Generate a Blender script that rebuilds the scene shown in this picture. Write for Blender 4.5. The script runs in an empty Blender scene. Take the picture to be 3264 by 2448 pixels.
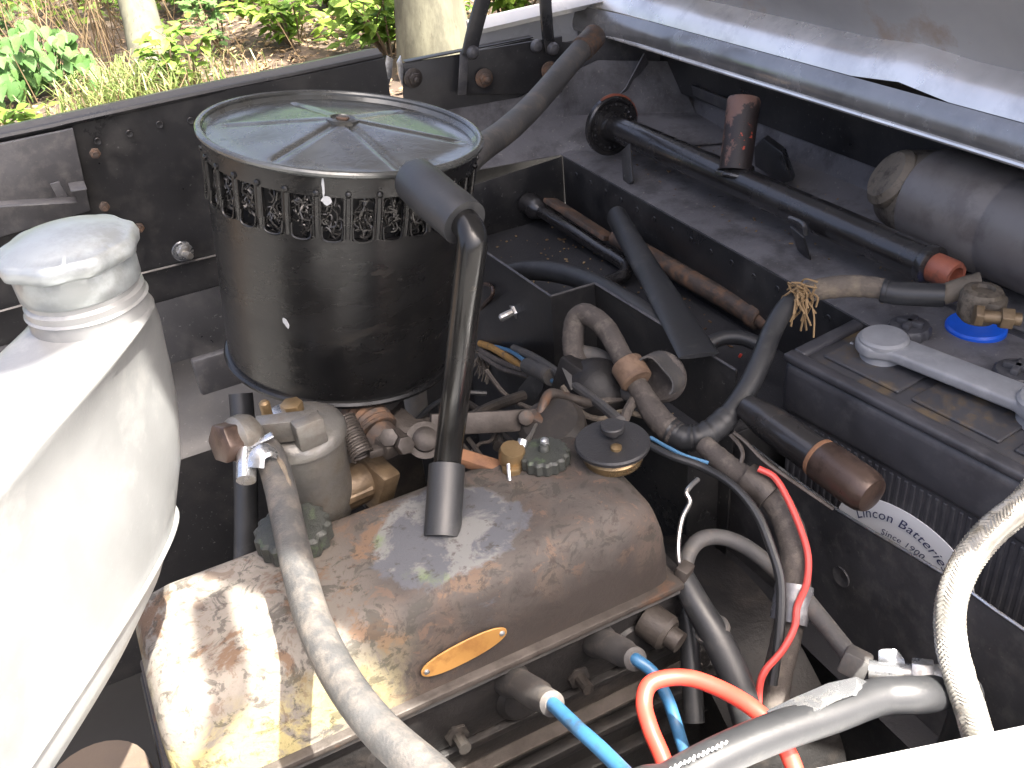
import bpy, bmesh, math, random
from mathutils import Vector, Matrix, Euler

SC = bpy.context.scene
COL = SC.collection
random.seed(7)

# ------------------------------------------------------------------ camera
cam = bpy.data.cameras.new('camera')
cam.sensor_width = 36.0
cam.lens = 34.18
cam.clip_start = 0.02
cam.clip_end = 300
camo = bpy.data.objects.new('camera', cam)
COL.objects.link(camo)
_B = [[0.889224, 0.30956, -0.336827], [-0.449292, 0.452347, -0.770402], [-0.086123, 0.836394, 0.541321]]
camo.matrix_world = Matrix.Translation((0, 0, 0.5)) @ Matrix(_B).to_4x4()
SC.camera = camo

# ------------------------------------------------------------------ light
SUN_DIR = Vector((0.275, -0.44, 1.0)).normalized()      # towards the sun
w = bpy.data.worlds.new('World')
SC.world = w
w.use_nodes = True
nt = w.node_tree
bg = nt.nodes['Background']
sky = nt.nodes.new('ShaderNodeTexSky')
sky.sky_type = 'NISHITA'
sky.sun_disc = False
sky.sun_elevation = math.asin(SUN_DIR.z)
sky.sun_rotation = math.atan2(SUN_DIR.x, SUN_DIR.y)
sky.dust_density = 9.0
sky.air_density = 0.45
sky.ozone_density = 0.2
nt.links.new(sky.outputs[0], bg.inputs[0])
bg.inputs[1].default_value = 0.15
sl = bpy.data.lights.new('sun', 'SUN')
sl.energy = 5.0
sl.angle = math.radians(0.6)
sl.color = (1.0, 0.95, 0.86)
slo = bpy.data.objects.new('sun', sl)
COL.objects.link(slo)
slo.rotation_euler = SUN_DIR.to_track_quat('Z', 'Y').to_euler()
SC.view_settings.view_transform = 'Standard'
SC.view_settings.look = 'None'
SC.view_settings.gamma = 1.0
SC.view_settings.exposure = 2.5
SC.render.film_transparent = False
SC.cycles.max_bounces = 8

# ------------------------------------------------------------------ materials
def new_mat(name):
    m = bpy.data.materials.new(name)
    m.use_nodes = True
    n = m.node_tree
    return m, n, n.nodes['Principled BSDF']

def c4(c):
    return (c[0], c[1], c[2], 1.0)

def noise(n, scale, detail=6.0, rough=0.6, vec=None, dist=0.0):
    t = n.nodes.new('ShaderNodeTexNoise')
    t.inputs['Scale'].default_value = scale
    t.inputs['Detail'].default_value = detail
    t.inputs['Roughness'].default_value = rough
    t.inputs['Distortion'].default_value = dist
    if vec is not None:
        n.links.new(vec, t.inputs['Vector'])
    return t.outputs['Fac']

def ramp(n, fac, lo, hi, a=0.0, b=1.0):
    r = n.nodes.new('ShaderNodeMapRange')
    r.inputs['From Min'].default_value = lo
    r.inputs['From Max'].default_value = hi
    r.inputs['To Min'].default_value = a
    r.inputs['To Max'].default_value = b
    n.links.new(fac, r.inputs['Value'])
    return r.outputs[0]

def mixc(n, fac, a, b):
    x = n.nodes.new('ShaderNodeMix')
    x.data_type = 'RGBA'
    if isinstance(fac, float):
        x.inputs[0].default_value = fac
    else:
        n.links.new(fac, x.inputs[0])
    for s, v in ((x.inputs[6], a), (x.inputs[7], b)):
        if isinstance(v, tuple):
            s.default_value = c4(v)
        else:
            n.links.new(v, s)
    return x.outputs[2]

def mth(n, op, a, b=0.0):
    x = n.nodes.new('ShaderNodeMath')
    x.operation = op
    for s, v in ((x.inputs[0], a), (x.inputs[1], b)):
        if isinstance(v, (int, float)):
            s.default_value = v
        else:
            n.links.new(v, s)
    return x.outputs[0]

def objvec(n, scale=None):
    tc = n.nodes.new('ShaderNodeTexCoord')
    v = tc.outputs['Object']
    if scale:
        mp = n.nodes.new('ShaderNodeMapping')
        mp.inputs['Scale'].default_value = scale
        n.links.new(v, mp.inputs[0])
        v = mp.outputs[0]
    return v

def MAT(name, base, wear=None, scale=25, lo=0.5, hi=0.62, rough=0.5, rough2=None, metal=0.0, metal2=None,
        dust=None, dscale=160, dlo=0.6, dhi=0.72, bump=0.0, bscale=220, stretch=None, coat=0.0, spec=0.5, tone=0.25,
        rust=None, rscale=14, rlo=0.58, rhi=0.66):
    m, n, b = new_mat(name)
    v = objvec(n, stretch)
    t = noise(n, scale * 0.4, 5, 0.6, v)
    dk = tuple(x * (1 - tone) for x in base)
    lt = tuple(min(1, x * (1 + tone)) for x in base)
    col = mixc(n, ramp(n, t, 0.3, 0.7), dk, lt)
    rg = rough
    fine = noise(n, scale, 9, 0.68, v)
    wf = ramp(n, fine, lo, hi)
    r_sock = ramp(n, t, 0.3, 0.7, max(0.03, rough - 0.1), min(1, rough + 0.12))
    if wear:
        col = mixc(n, wf, col, wear)
        if rough2 is not None:
            x = n.nodes.new('ShaderNodeMix')
            x.data_type = 'FLOAT'
            n.links.new(wf, x.inputs[0])
            n.links.new(r_sock, x.inputs[2])
            x.inputs[3].default_value = rough2
            r_sock = x.outputs[0]
        if metal2 is not None:
            n.links.new(ramp(n, fine, lo, hi, metal, metal2), b.inputs['Metallic'])
    if rust:
        rf = ramp(n, noise(n, rscale, 10, 0.7, v, 0.6), rlo, rhi)
        col = mixc(n, rf, col, rust)
        r_sock = mth(n, 'MAXIMUM', r_sock, mth(n, 'MULTIPLY', rf, 0.8))
    if dust:
        df = mth(n, 'MULTIPLY', ramp(n, noise(n, dscale, 4, 0.7, v), dlo, dhi), ramp(n, noise(n, 7.0, 4, 0.6, v), 0.40, 0.60, 0.15, 1.0))
        col = mixc(n, df, col, dust)
        r_sock = mth(n, 'MAXIMUM', r_sock, mth(n, 'MULTIPLY', df, 0.75))
    n.links.new(col, b.inputs['Base Color'])
    n.links.new(r_sock, b.inputs['Roughness'])
    if metal2 is None or not wear:
        b.inputs['Metallic'].default_value = metal
    b.inputs['Coat Weight'].default_value = coat
    b.inputs['Coat Roughness'].default_value = 0.12
    b.inputs['Specular IOR Level'].default_value = spec
    if bump > 0:
        bm_ = n.nodes.new('ShaderNodeBump')
        bm_.inputs['Strength'].default_value = bump
        bm_.inputs['Distance'].default_value = 0.002
        n.links.new(noise(n, bscale, 5, 0.7, v), bm_.inputs['Height'])
        n.links.new(bm_.outputs[0], b.inputs['Normal'])
    return m

DUST = (0.20, 0.19, 0.17)
RUST = (0.155, 0.088, 0.052)
M = {}
M['paint'] = MAT('black_panel_paint', (0.020, 0.020, 0.021), wear=(0.042, 0.040, 0.038), scale=16, lo=0.48, hi=0.68, rough=0.33, rough2=0.5, dust=(0.17, 0.165, 0.155), dscale=210, dlo=0.635, dhi=0.72, bump=0.10, bscale=140, coat=0.1)
M['paint_grey'] = MAT('dusty_black_paint', (0.060, 0.059, 0.062), wear=(0.12, 0.115, 0.11), scale=55, lo=0.48, hi=0.75, rough=0.42, dust=(0.26, 0.24, 0.21), dscale=230, dlo=0.64, dhi=0.76, bump=0.12, bscale=300, coat=0.1)
M['shelf'] = MAT('dusty_grey_shelf_paint', (0.135, 0.132, 0.138), wear=(0.075, 0.072, 0.074), scale=20, lo=0.46, hi=0.62, rough=0.36, rough2=0.5, dust=(0.30, 0.28, 0.25), dscale=200, dlo=0.62, dhi=0.70, bump=0.3, bscale=220, coat=0.1, rust=(0.14, 0.10, 0.07), rscale=11, rlo=0.64, rhi=0.72)
M['tray'] = MAT('tray_black_felted_paint', (0.026, 0.026, 0.029), dust=(0.22, 0.21, 0.19), dscale=260, dlo=0.66, dhi=0.76, rough=0.7, bump=0.35, bscale=420)
M['can'] = MAT('filter_black_enamel', (0.0075, 0.0075, 0.0078), wear=(0.026, 0.022, 0.018), scale=30, lo=0.58, hi=0.80, rough=0.27, rough2=0.5, dust=(0.16, 0.15, 0.14), dscale=300, dlo=0.66, dhi=0.74, bump=0.16, bscale=80, stretch=(0.9, 0.9, 2.2), spec=0.42)
M['lid'] = MAT('filter_lid_enamel', (0.095, 0.10, 0.098), wear=(0.060, 0.058, 0.050), scale=30, lo=0.48, hi=0.68, rough=0.2, rough2=0.34, bump=0.22, bscale=70, coat=0.4, metal=0.5, dust=(0.22, 0.21, 0.19), dscale=260, dlo=0.70, dhi=0.78)
M['gauze'] = MAT('wire_gauze', (0.055, 0.053, 0.051), rough=0.3, metal=0.6)
M['dark'] = MAT('sooty_dark', (0.012, 0.012, 0.012), rough=0.8)
M['rubber'] = MAT('black_rubber', (0.024, 0.025, 0.027), wear=(0.07, 0.068, 0.065), scale=40, lo=0.55, hi=0.8, rough=0.42, bump=0.08, bscale=240)
M['rubber_dusty'] = MAT('dusty_rubber', (0.075, 0.073, 0.072), wear=(0.14, 0.12, 0.10), scale=50, lo=0.5, hi=0.75, rough=0.6, bump=0.2, bscale=260)
M['pipe'] = MAT('black_enamel_pipe', (0.008, 0.008, 0.008), wear=(0.05, 0.042, 0.03), scale=55, lo=0.66, hi=0.76, rough=0.2, rough2=0.4, coat=0.15, bump=0.08, bscale=80, spec=0.4)
M['steel'] = MAT('worn_bare_steel', (0.42, 0.42, 0.42), wear=(0.20, 0.18, 0.15), scale=40, rough=0.28, rough2=0.5, metal=0.95, metal2=0.7, bump=0.06)
M['zinc'] = MAT('zinc_plate', (0.60, 0.62, 0.64), wear=(0.38, 0.36, 0.32), scale=30, rough=0.25, rough2=0.45, metal=0.9, metal2=0.8, bump=0.08)
M['alu'] = MAT('cast_alloy', (0.20, 0.195, 0.182), wear=(0.095, 0.078, 0.056), scale=26, lo=0.44, hi=0.66, rough=0.4, rough2=0.6, metal=0.7, metal2=0.3, bump=0.35, bscale=150)
M['brass'] = MAT('oily_brass', (0.24, 0.17, 0.09), wear=(0.12, 0.075, 0.035), scale=35, rough=0.32, rough2=0.6, metal=0.7, metal2=0.2, bump=0.2)
M['copper_brown'] = MAT('brown_bolt', (0.082, 0.056, 0.045), wear=(0.045, 0.030, 0.024), scale=60, rough=0.35, metal=0.4, bump=0.1)
M['bronze'] = MAT('oily_bronze', (0.16, 0.115, 0.068), wear=(0.07, 0.048, 0.03), scale=30, lo=0.42, hi=0.66, rough=0.42, metal=0.4, bump=0.4, bscale=120)
M['oily'] = MAT('oily_grey_metal', (0.072, 0.062, 0.055), wear=(0.035, 0.029, 0.025), scale=45, lo=0.45, hi=0.7, rough=0.5, metal=0.35, rust=(0.15, 0.075, 0.04), rlo=0.6, rhi=0.72, bump=0.25, bscale=260)
M['oily_dark'] = MAT('oily_dark_metal', (0.030, 0.027, 0.025), wear=(0.07, 0.058, 0.048), scale=40, lo=0.5, hi=0.72, rough=0.5, metal=0.2, bump=0.25, bscale=200)
M['rusty'] = MAT('rusty_steel', (0.075, 0.058, 0.048), wear=RUST, scale=60, lo=0.46, hi=0.62, rough=0.55, rough2=0.85, metal=0.25, metal2=0.0, bump=0.35, bscale=300)
M['rust_orange'] = MAT('orange_rust', (0.19, 0.095, 0.05), wear=(0.14, 0.07, 0.04), scale=60, rough=0.8, bump=0.3, bscale=300)
M['tank'] = MAT('radiator_grey_paint', (0.23, 0.235, 0.235), wear=(0.36, 0.36, 0.35), scale=22, lo=0.52, hi=0.72, rough=0.34, rough2=0.5, dust=(0.40, 0.39, 0.36), dscale=110, dlo=0.66, dhi=0.74, bump=0.15, bscale=70, metal=0.35)
M['cap'] = MAT('pressed_alloy_cap', (0.29, 0.315, 0.325), wear=(0.22, 0.235, 0.235), scale=20, rough=0.34, metal=0.45, bump=0.05)
M['battery'] = MAT('battery_case_black', (0.050, 0.050, 0.056), wear=(0.085, 0.085, 0.09), scale=50, lo=0.5, hi=0.75, rough=0.42, dust=(0.30, 0.29, 0.27), dscale=300, dlo=0.72, dhi=0.82, bump=0.08, bscale=300)
M['battery_top'] = MAT('battery_top_black', (0.055, 0.055, 0.060), wear=(0.115, 0.085, 0.05), scale=30, lo=0.50, hi=0.64, rough=0.4, rough2=0.7, dust=(0.27, 0.24, 0.19), dscale=280, dlo=0.66, dhi=0.78, bump=0.1)
M['lead'] = MAT('grey_lead', (0.23, 0.238, 0.252), wear=(0.32, 0.325, 0.335), scale=40, lo=0.5, hi=0.75, rough=0.55, metal=0.1, bump=0.1)
M['blue'] = MAT('blue_plastic', (0.010, 0.10, 0.62), rough=0.35)
M['label'] = MAT('white_label', (0.88, 0.89, 0.90), rough=0.35, tone=0.05)
M['ink'] = MAT('navy_ink', (0.03, 0.04, 0.12), rough=0.5)
M['cloth'] = MAT('old_cloth_braid', (0.125, 0.105, 0.085), wear=(0.22, 0.18, 0.13), scale=80, lo=0.45, hi=0.7, rough=0.85, bump=0.6, bscale=700)
M['hemp'] = MAT('frayed_tan_thread', (0.30, 0.20, 0.10), rough=0.85)
M['loom'] = MAT('loom_cloth_dark', (0.070, 0.060, 0.054), wear=(0.15, 0.13, 0.11), scale=90, lo=0.5, hi=0.72, rough=0.75, bump=0.4, bscale=500)
M['tan'] = MAT('tan_bakelite', (0.16, 0.105, 0.07), wear=(0.12, 0.075, 0.05), scale=60, rough=0.6, bump=0.15)
M['plate'] = MAT('brass_name_plate', (0.36, 0.19, 0.055), wear=(0.27, 0.13, 0.04), scale=40, rough=0.5, metal=0.25)
M['blue_lead'] = MAT('blue_ignition_lead', (0.026, 0.10, 0.20), wear=(0.03, 0.05, 0.075), scale=60, lo=0.52, hi=0.68, rough=0.38, dust=(0.15, 0.15, 0.14), dscale=260, dlo=0.66, dhi=0.78)
M['blue_wire'] = MAT('pale_blue_wire', (0.07, 0.18, 0.32), rough=0.4)
M['red'] = MAT('red_lead', (0.55, 0.050, 0.032), wear=(0.22, 0.045, 0.035), scale=60, lo=0.54, hi=0.70, rough=0.4, tone=0.12, dust=(0.25, 0.15, 0.12), dscale=300, dlo=0.68, dhi=0.8)
M['red_thin'] = MAT('red_thin_wire', (0.55, 0.07, 0.06), rough=0.4)
M['boot'] = MAT('grey_plug_boot', (0.050, 0.047, 0.046), wear=(0.09, 0.08, 0.07), scale=60, rough=0.6, bump=0.15)
M['braid'] = MAT('tinned_copper_braid', (0.30, 0.29, 0.26), wear=(0.20, 0.185, 0.15), scale=60, lo=0.5, hi=0.65, rough=0.4, metal=0.5, bump=0.1)
M['hose'] = MAT('fabric_fuel_hose', (0.050, 0.050, 0.050), wear=(0.13, 0.115, 0.10), scale=60, lo=0.45, hi=0.7, rough=0.55, bump=0.35, bscale=500)
M['jack'] = MAT('jack_black_gloss', (0.018, 0.017, 0.017), wear=(0.06, 0.05, 0.04), scale=50, lo=0.6, hi=0.75, rough=0.24, dust=(0.12, 0.11, 0.10), dscale=300, dlo=0.68, dhi=0.8, bump=0.25, bscale=110, coat=0.4)
M['jack_red'] = MAT('jack_chipped_red', (0.13, 0.07, 0.052), wear=(0.022, 0.016, 0.015), scale=22, lo=0.44, hi=0.48, rough=0.5, rust=(0.45, 0.07, 0.035), rscale=34, rlo=0.63, rhi=0.65, bump=0.3)
M['jack_end'] = MAT('jack_orange_end', (0.27, 0.085, 0.05), wear=(0.12, 0.05, 0.035), scale=45, rough=0.5, bump=0.2)
M['motor_cast'] = MAT('motor_dirty_casting', (0.14, 0.118, 0.09), wear=(0.05, 0.040, 0.030), scale=60, rough=0.6, metal=0.3, bump=0.5, bscale=150)
M['motor'] = MAT('motor_dark_shell', (0.125, 0.115, 0.108), wear=(0.09, 0.08, 0.075), scale=20, rough=0.4, coat=0.1)
M['scuttle'] = MAT('scuttle_gloss', (0.24, 0.235, 0.23), wear=(0.32, 0.315, 0.31), scale=30, lo=0.52, hi=0.75, rough=0.2, rough2=0.35, metal=0.6, coat=0.6, bump=0.04, bscale=60)
M['strip'] = MAT('scuttle_sky_reflection', (0.80, 0.77, 0.73), wear=(0.55, 0.53, 0.51), scale=14, lo=0.5, hi=0.7, rough=0.26, metal=0.7, bump=0.05)  # near-white stands in for sky reflected in the glossy black lip
M['bonnet'] = MAT('bonnet_underside', (0.27, 0.264, 0.26), wear=(0.25, 0.205, 0.17), scale=9, lo=0.53, hi=0.63, rough=0.5, bump=0.15, bscale=60, rust=(0.26, 0.12, 0.06), rscale=5, rlo=0.62, rhi=0.70)
M['wing_glare'] = MAT('wing_sun_glare', (0.52, 0.53, 0.54), wear=(0.62, 0.62, 0.61), scale=14, rough=0.28, tone=0.08, coat=0.3)  # black wing coloured pale, so the sun glare sits in the paint
M['knurl'] = MAT('grimy_knurled_nut', (0.035, 0.038, 0.034), wear=(0.06, 0.085, 0.045), scale=70, lo=0.56, hi=0.66, rough=0.5, bump=0.5, bscale=250)
M['capblack'] = MAT('black_filler_cap', (0.022, 0.022, 0.024), wear=(0.24, 0.10, 0.04), scale=30, lo=0.68, hi=0.70, rough=0.45, bump=0.3, bscale=260, dust=(0.1, 0.09, 0.08), dscale=400, dlo=0.66, dhi=0.76)
M['head'] = MAT('cylinder_head_black', (0.012, 0.011, 0.011), wear=(0.032, 0.027, 0.024), scale=35, lo=0.52, hi=0.72, rough=0.5, rust=(0.06, 0.033, 0.022), rlo=0.66, rhi=0.74, bump=0.4, bscale=160)
M['block_brown'] = MAT('engine_brown', (0.10, 0.075, 0.055), wear=(0.20, 0.13, 0.07), scale=18, lo=0.5, hi=0.68, rough=0.6, bump=0.3, bscale=120)
M['lilac'] = MAT('white_scrap', (0.34, 0.35, 0.36), rough=0.5)

def cover_mat():
    m, n, b = new_mat('rocker_cover_flaking')
    v = objvec(n)
    sep = n.nodes.new('ShaderNodeSeparateXYZ')
    n.links.new(v, sep.inputs[0])
    big = noise(n, 9, 8, 0.62, v, 0.5)
    med = noise(n, 26, 10, 0.68, v, 0.4)
    fin = noise(n, 120, 6, 0.7, v)
    col = mixc(n, ramp(n, med, 0.35, 0.65), (0.046, 0.040, 0.037), (0.080, 0.070, 0.063))
    col = mixc(n, ramp(n, big, 0.48, 0.56), col, (0.074, 0.056, 0.046))
    col = mixc(n, mth(n, 'MULTIPLY', ramp(n, sep.outputs[0], 0.13, 0.05), ramp(n, med, 0.66, 0.50, 0.45, 1.0)), col, (0.20, 0.18, 0.155))  # front end made paler: sunlit whiteness painted in over faded primer
    # orange rust along the shoulder towards the front
    fr = ramp(n, sep.outputs[0], 0.22, 0.02)
    col = mixc(n, mth(n, 'MULTIPLY', ramp(n, med, 0.55, 0.60), ramp(n, sep.outputs[0], 0.26, 0.12)), col, (0.128, 0.084, 0.056))
    # old green-yellow paint left low on the near side at the front
    yl = mth(n, 'MULTIPLY', mth(n, 'MULTIPLY', ramp(n, sep.outputs[0], 0.14, 0.04), ramp(n, sep.outputs[2], 0.465, 0.43)), ramp(n, med, 0.45, 0.52))
    col = mixc(n, yl, col, (0.36, 0.31, 0.15))
    spk = noise(n, 55, 8, 0.72, v, 0.8)
    col = mixc(n, ramp(n, spk, 0.545, 0.585, 0, 0.6), col, (0.030, 0.030, 0.025))
    col = mixc(n, ramp(n, spk, 0.42, 0.385, 0, 0.55), col, (0.12, 0.078, 0.054))
    # bare grey primer ring round the breather
    dx = mth(n, 'SUBTRACT', sep.outputs[0], 0.175)
    dy = mth(n, 'MULTIPLY', mth(n, 'SUBTRACT', sep.outputs[1], 0.060), 1.1)
    rr = mth(n, 'SQRT', mth(n, 'ADD', mth(n, 'MULTIPLY', dx, dx), mth(n, 'MULTIPLY', dy, dy)))
    rr = mth(n, 'ADD', rr, mth(n, 'MULTIPLY', mth(n, 'SUBTRACT', med, 0.5), 0.06))
    patch = ramp(n, rr, 0.052, 0.047)
    pcol = mixc(n, ramp(n, med, 0.46, 0.52), (0.075, 0.078, 0.088), (0.14, 0.14, 0.138))
    pcol = mixc(n, mth(n, 'MULTIPLY', ramp(n, rr, 0.036, 0.046), ramp(n, big, 0.52, 0.58)), pcol, (0.11, 0.15, 0.065))
    col = mixc(n, patch, col, pcol)
    # shade of the near and rear flank painted in as a dark, ragged tone
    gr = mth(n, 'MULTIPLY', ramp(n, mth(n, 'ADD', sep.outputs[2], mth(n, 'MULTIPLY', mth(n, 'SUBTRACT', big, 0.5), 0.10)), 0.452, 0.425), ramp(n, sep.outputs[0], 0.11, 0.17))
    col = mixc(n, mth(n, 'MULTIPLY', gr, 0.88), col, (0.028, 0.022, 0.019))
    col = mixc(n, ramp(n, fin, 0.56, 0.66, 0, 0.7), col, (0.035, 0.028, 0.023))
    n.links.new(col, b.inputs['Base Color'])
    n.links.new(ramp(n, med, 0.3, 0.7, 0.62, 0.88), b.inputs['Roughness'])
    b.inputs['Specular IOR Level'].default_value = 0.35
    bm_ = n.nodes.new('ShaderNodeBump')
    bm_.inputs['Strength'].default_value = 0.7
    bm_.inputs['Distance'].default_value = 0.0014
    n.links.new(mth(n, 'ADD', mth(n, 'ADD', med, mth(n, 'MULTIPLY', spk, 0.8)), mth(n, 'MULTIPLY', fin, 0.4)), bm_.inputs['Height'])
    n.links.new(bm_.outputs[0], b.inputs['Normal'])
    return m
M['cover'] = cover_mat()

def leaf_mat(name, c, c2, tr=0.35, rough=0.45):
    m, n, b = new_mat(name)
    v = objvec(n)
    col = mixc(n, ramp(n, noise(n, 6, 4, 0.6, v), 0.35, 0.65), c, c2)
    n.links.new(col, b.inputs['Base Color'])
    b.inputs['Roughness'].default_value = rough
    t = n.nodes.new('ShaderNodeBsdfTranslucent')
    n.links.new(col, t.inputs[0])
    mx = n.nodes.new('ShaderNodeMixShader')
    mx.inputs[0].default_value = tr
    n.links.new(b.outputs[0], mx.inputs[1])
    n.links.new(t.outputs[0], mx.inputs[2])
    n.links.new(mx.outputs[0], n.nodes['Material Output'].inputs[0])
    return m
M['leaf'] = leaf_mat('leaf_fresh', (0.0930, 0.1938, 0.0217), (0.1783, 0.2558, 0.0310), 0.4, 0.6)
M['leaf_dark'] = leaf_mat('leaf_deep_green', (0.0450, 0.1170, 0.0255), (0.0750, 0.1650, 0.0330), 0.35, 0.65)
M['leaf_pale'] = leaf_mat('leaf_pale_lobed', (0.0770, 0.1610, 0.0420), (0.1190, 0.2100, 0.0532), 0.35, 0.65)
M['grass'] = leaf_mat('grass_blade', (0.0910, 0.1610, 0.0308), (0.1820, 0.1960, 0.0700), 0.3)
M['straw'] = leaf_mat('dry_straw', (0.2280, 0.1680, 0.0900), (0.1440, 0.0960, 0.0504), 0.25, 0.75)
M['litter'] = leaf_mat('fallen_leaf_litter', (0.3045, 0.2175, 0.1189), (0.1087, 0.0653, 0.0362), 0.1, 0.85)
M['twig'] = MAT('dry_twig', (0.12, 0.085, 0.05), rough=0.8)
M['bark'] = MAT('pale_lichen_bark', (0.075, 0.073, 0.050), wear=(0.12, 0.118, 0.082), scale=14, lo=0.45, hi=0.65, rough=0.85, bump=0.8, bscale=30, stretch=(1, 1, 0.35), dust=(0.045, 0.04, 0.028), dscale=38, dlo=0.58, dhi=0.7)
M['gravel'] = MAT('added_grey_gravel', (0.10, 0.10, 0.098), wear=(0.17, 0.165, 0.155), scale=40, lo=0.5, hi=0.6, rough=0.9, bump=0.8, bscale=60)
M['soil'] = MAT('woodland_soil', (0.0513, 0.0365, 0.0257), wear=(0.1148, 0.0810, 0.0513), scale=5, lo=0.5, hi=0.7, rough=0.95, dust=(0.2025, 0.1485, 0.0878), dscale=30, dlo=0.56, dhi=0.66, bump=0.8, bscale=24)

# ------------------------------------------------------------------ builders
def root(name, label, cat, loc=(0, 0, 0), group=None):
    o = bpy.data.objects.new(name, None)
    o.empty_display_size = 0.02
    o.location = loc
    COL.objects.link(o)
    o['label'] = label
    o['category'] = cat
    if group:
        o['group'] = group
    return o

def base_of(p):
    v = Vector((0, 0, 0))
    while p is not None:
        v = v + Vector(p.location)
        p = p.parent
    return v

def link(name, verts, faces, mat, parent=None, sharp=35, flat=False, fmats=None, mats=None):
    me = bpy.data.meshes.new(name)
    off = base_of(parent)
    if parent is None:
        off = Vector(verts[0]) * 0
    me.from_pydata([Vector(v) - off for v in verts], [], faces)
    bm = bmesh.new()
    bm.from_mesh(me)
    bmesh.ops.remove_doubles(bm, verts=bm.verts, dist=1e-6)
    bmesh.ops.recalc_face_normals(bm, faces=bm.faces)
    bm.to_mesh(me)
    bm.free()
    for p in me.polygons:
        p.use_smooth = not flat
    if not flat:
        me.set_sharp_from_angle(angle=math.radians(sharp))
    o = bpy.data.objects.new(name, me)
    o.data.materials.append(M[mat] if isinstance(mat, str) else mat)
    COL.objects.link(o)
    o.parent = parent
    return o

def thing(o, label, cat, group=None, kind=None):
    if label:
        o['label'] = label
    if cat:
        o['category'] = cat
    if group:
        o['group'] = group
    if kind:
        o['kind'] = kind
    return o

def solo(name, label, cat, geo, mat, group=None, sharp=35):
    """a thing that is one mesh, its origin at its base"""
    verts, faces = geo
    c = sum((Vector(v) for v in verts), Vector()) / len(verts)
    c.z = min(v[2] for v in verts)
    o = link(name, [Vector(v) - c for v in verts], faces, mat, None, sharp)
    o.location = c
    return thing(o, label, cat, group)

def frames(pts):
    T = []
    n = len(pts)
    for i in range(n):
        a = pts[max(0, i - 1)]
        b = pts[min(n - 1, i + 1)]
        T.append((b - a).normalized())
    u = T[0].orthogonal().normalized()
    F = []
    for i in range(n):
        if i:
            q = T[i - 1].rotation_difference(T[i])
            u = (q @ u)
            u = (u - T[i] * u.dot(T[i])).normalized()
        F.append((u, T[i].cross(u)))
    return T, F

def smooth(pts, per=8):
    P = [Vector(p) for p in pts]
    if len(P) < 3:
        return [P[0].lerp(P[-1], i / per) for i in range(per + 1)], [i / per for i in range(per + 1)]
    out, par = [], []
    for i in range(len(P) - 1):
        p0 = P[i - 1] if i else P[0] * 2 - P[1]
        p1, p2 = P[i], P[i + 1]
        p3 = P[i + 2] if i + 2 < len(P) else P[-1] * 2 - P[-2]
        for k in range(per):
            t = k / per
            out.append(0.5 * ((2 * p1) + (p2 - p0) * t + (2 * p0 - 5 * p1 + 4 * p2 - p3) * t * t + (3 * p1 - p0 - 3 * p2 + p3) * t ** 3))
            par.append(i + t)
    out.append(P[-1])
    par.append(len(P) - 1.0)
    return out, par

def g_tube(pts, r, seg=14, per=8, wob=0.0, straight=False, flatten=None, rings=None):
    if straight:
        P = [Vector(p) for p in pts]
        par = list(range(len(P)))
    else:
        P, par = smooth(pts, per)
    T, F = frames(P)
    def rad(t):
        if isinstance(r, (int, float)):
            return r
        i = min(int(t), len(r) - 2)
        f = t - i
        return r[i] * (1 - f) + r[i + 1] * f
    V, Q = [], []
    rnd = random.Random(len(pts) * 31 + seg)
    for i, p in enumerate(P):
        rr = rad(par[i]) * (1 + wob * (rnd.random() - 0.5))
        if rings:
            rr *= 1 + rings * (1 if i % 2 else -1)
        u, w_ = F[i]
        fu = flatten if flatten else 1.0
        for k in range(seg):
            a = 2 * math.pi * k / seg
            V.append(p + u * math.cos(a) * rr + w_ * math.sin(a) * rr * fu)
    for i in range(len(P) - 1):
        for k in range(seg):
            a, b = i * seg + k, i * seg + (k + 1) % seg
            Q.append((a, b, b + seg, a + seg))
    Q.append(tuple(range(seg - 1, -1, -1)))
    Q.append(tuple(range((len(P) - 1) * seg, len(P) * seg)))
    return V, Q

def g_lathe(prof, base, axis=(0, 0, 1), seg=40, lobes=0, lobe_amp=0.0, lobe_min_r=0.0):
    """prof: list of (radius, height) along axis from base"""
    A = Vector(axis).normalized()
    u = A.orthogonal().normalized()
    w_ = A.cross(u)
    B = Vector(base)
    V, Q = [], []
    for (r, h) in prof:
        for k in range(seg):
            a = 2 * math.pi * k / seg
            rr = r
            if lobes and r >= lobe_min_r:
                rr = r * (1 + lobe_amp * math.cos(lobes * a))
            V.append(B + A * h + (u * math.cos(a) + w_ * math.sin(a)) * rr)
    for i in range(len(prof) - 1):
        for k in range(seg):
            a, b = i * seg + k, i * seg + (k + 1) % seg
            Q.append((a, b, b + seg, a + seg))
    if prof[0][0] > 1e-5:
        Q.append(tuple(range(seg - 1, -1, -1)))
    if prof[-1][0] > 1e-5:
        Q.append(tuple(range((len(prof) - 1) * seg, len(prof) * seg)))
    return V, Q

def bm_geo(bm):
    bm.verts.ensure_lookup_table()
    V = [v.co.copy() for v in bm.verts]
    Q = [tuple(v.index for v in f.verts) for f in bm.faces]
    bm.free()
    return V, Q

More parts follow.
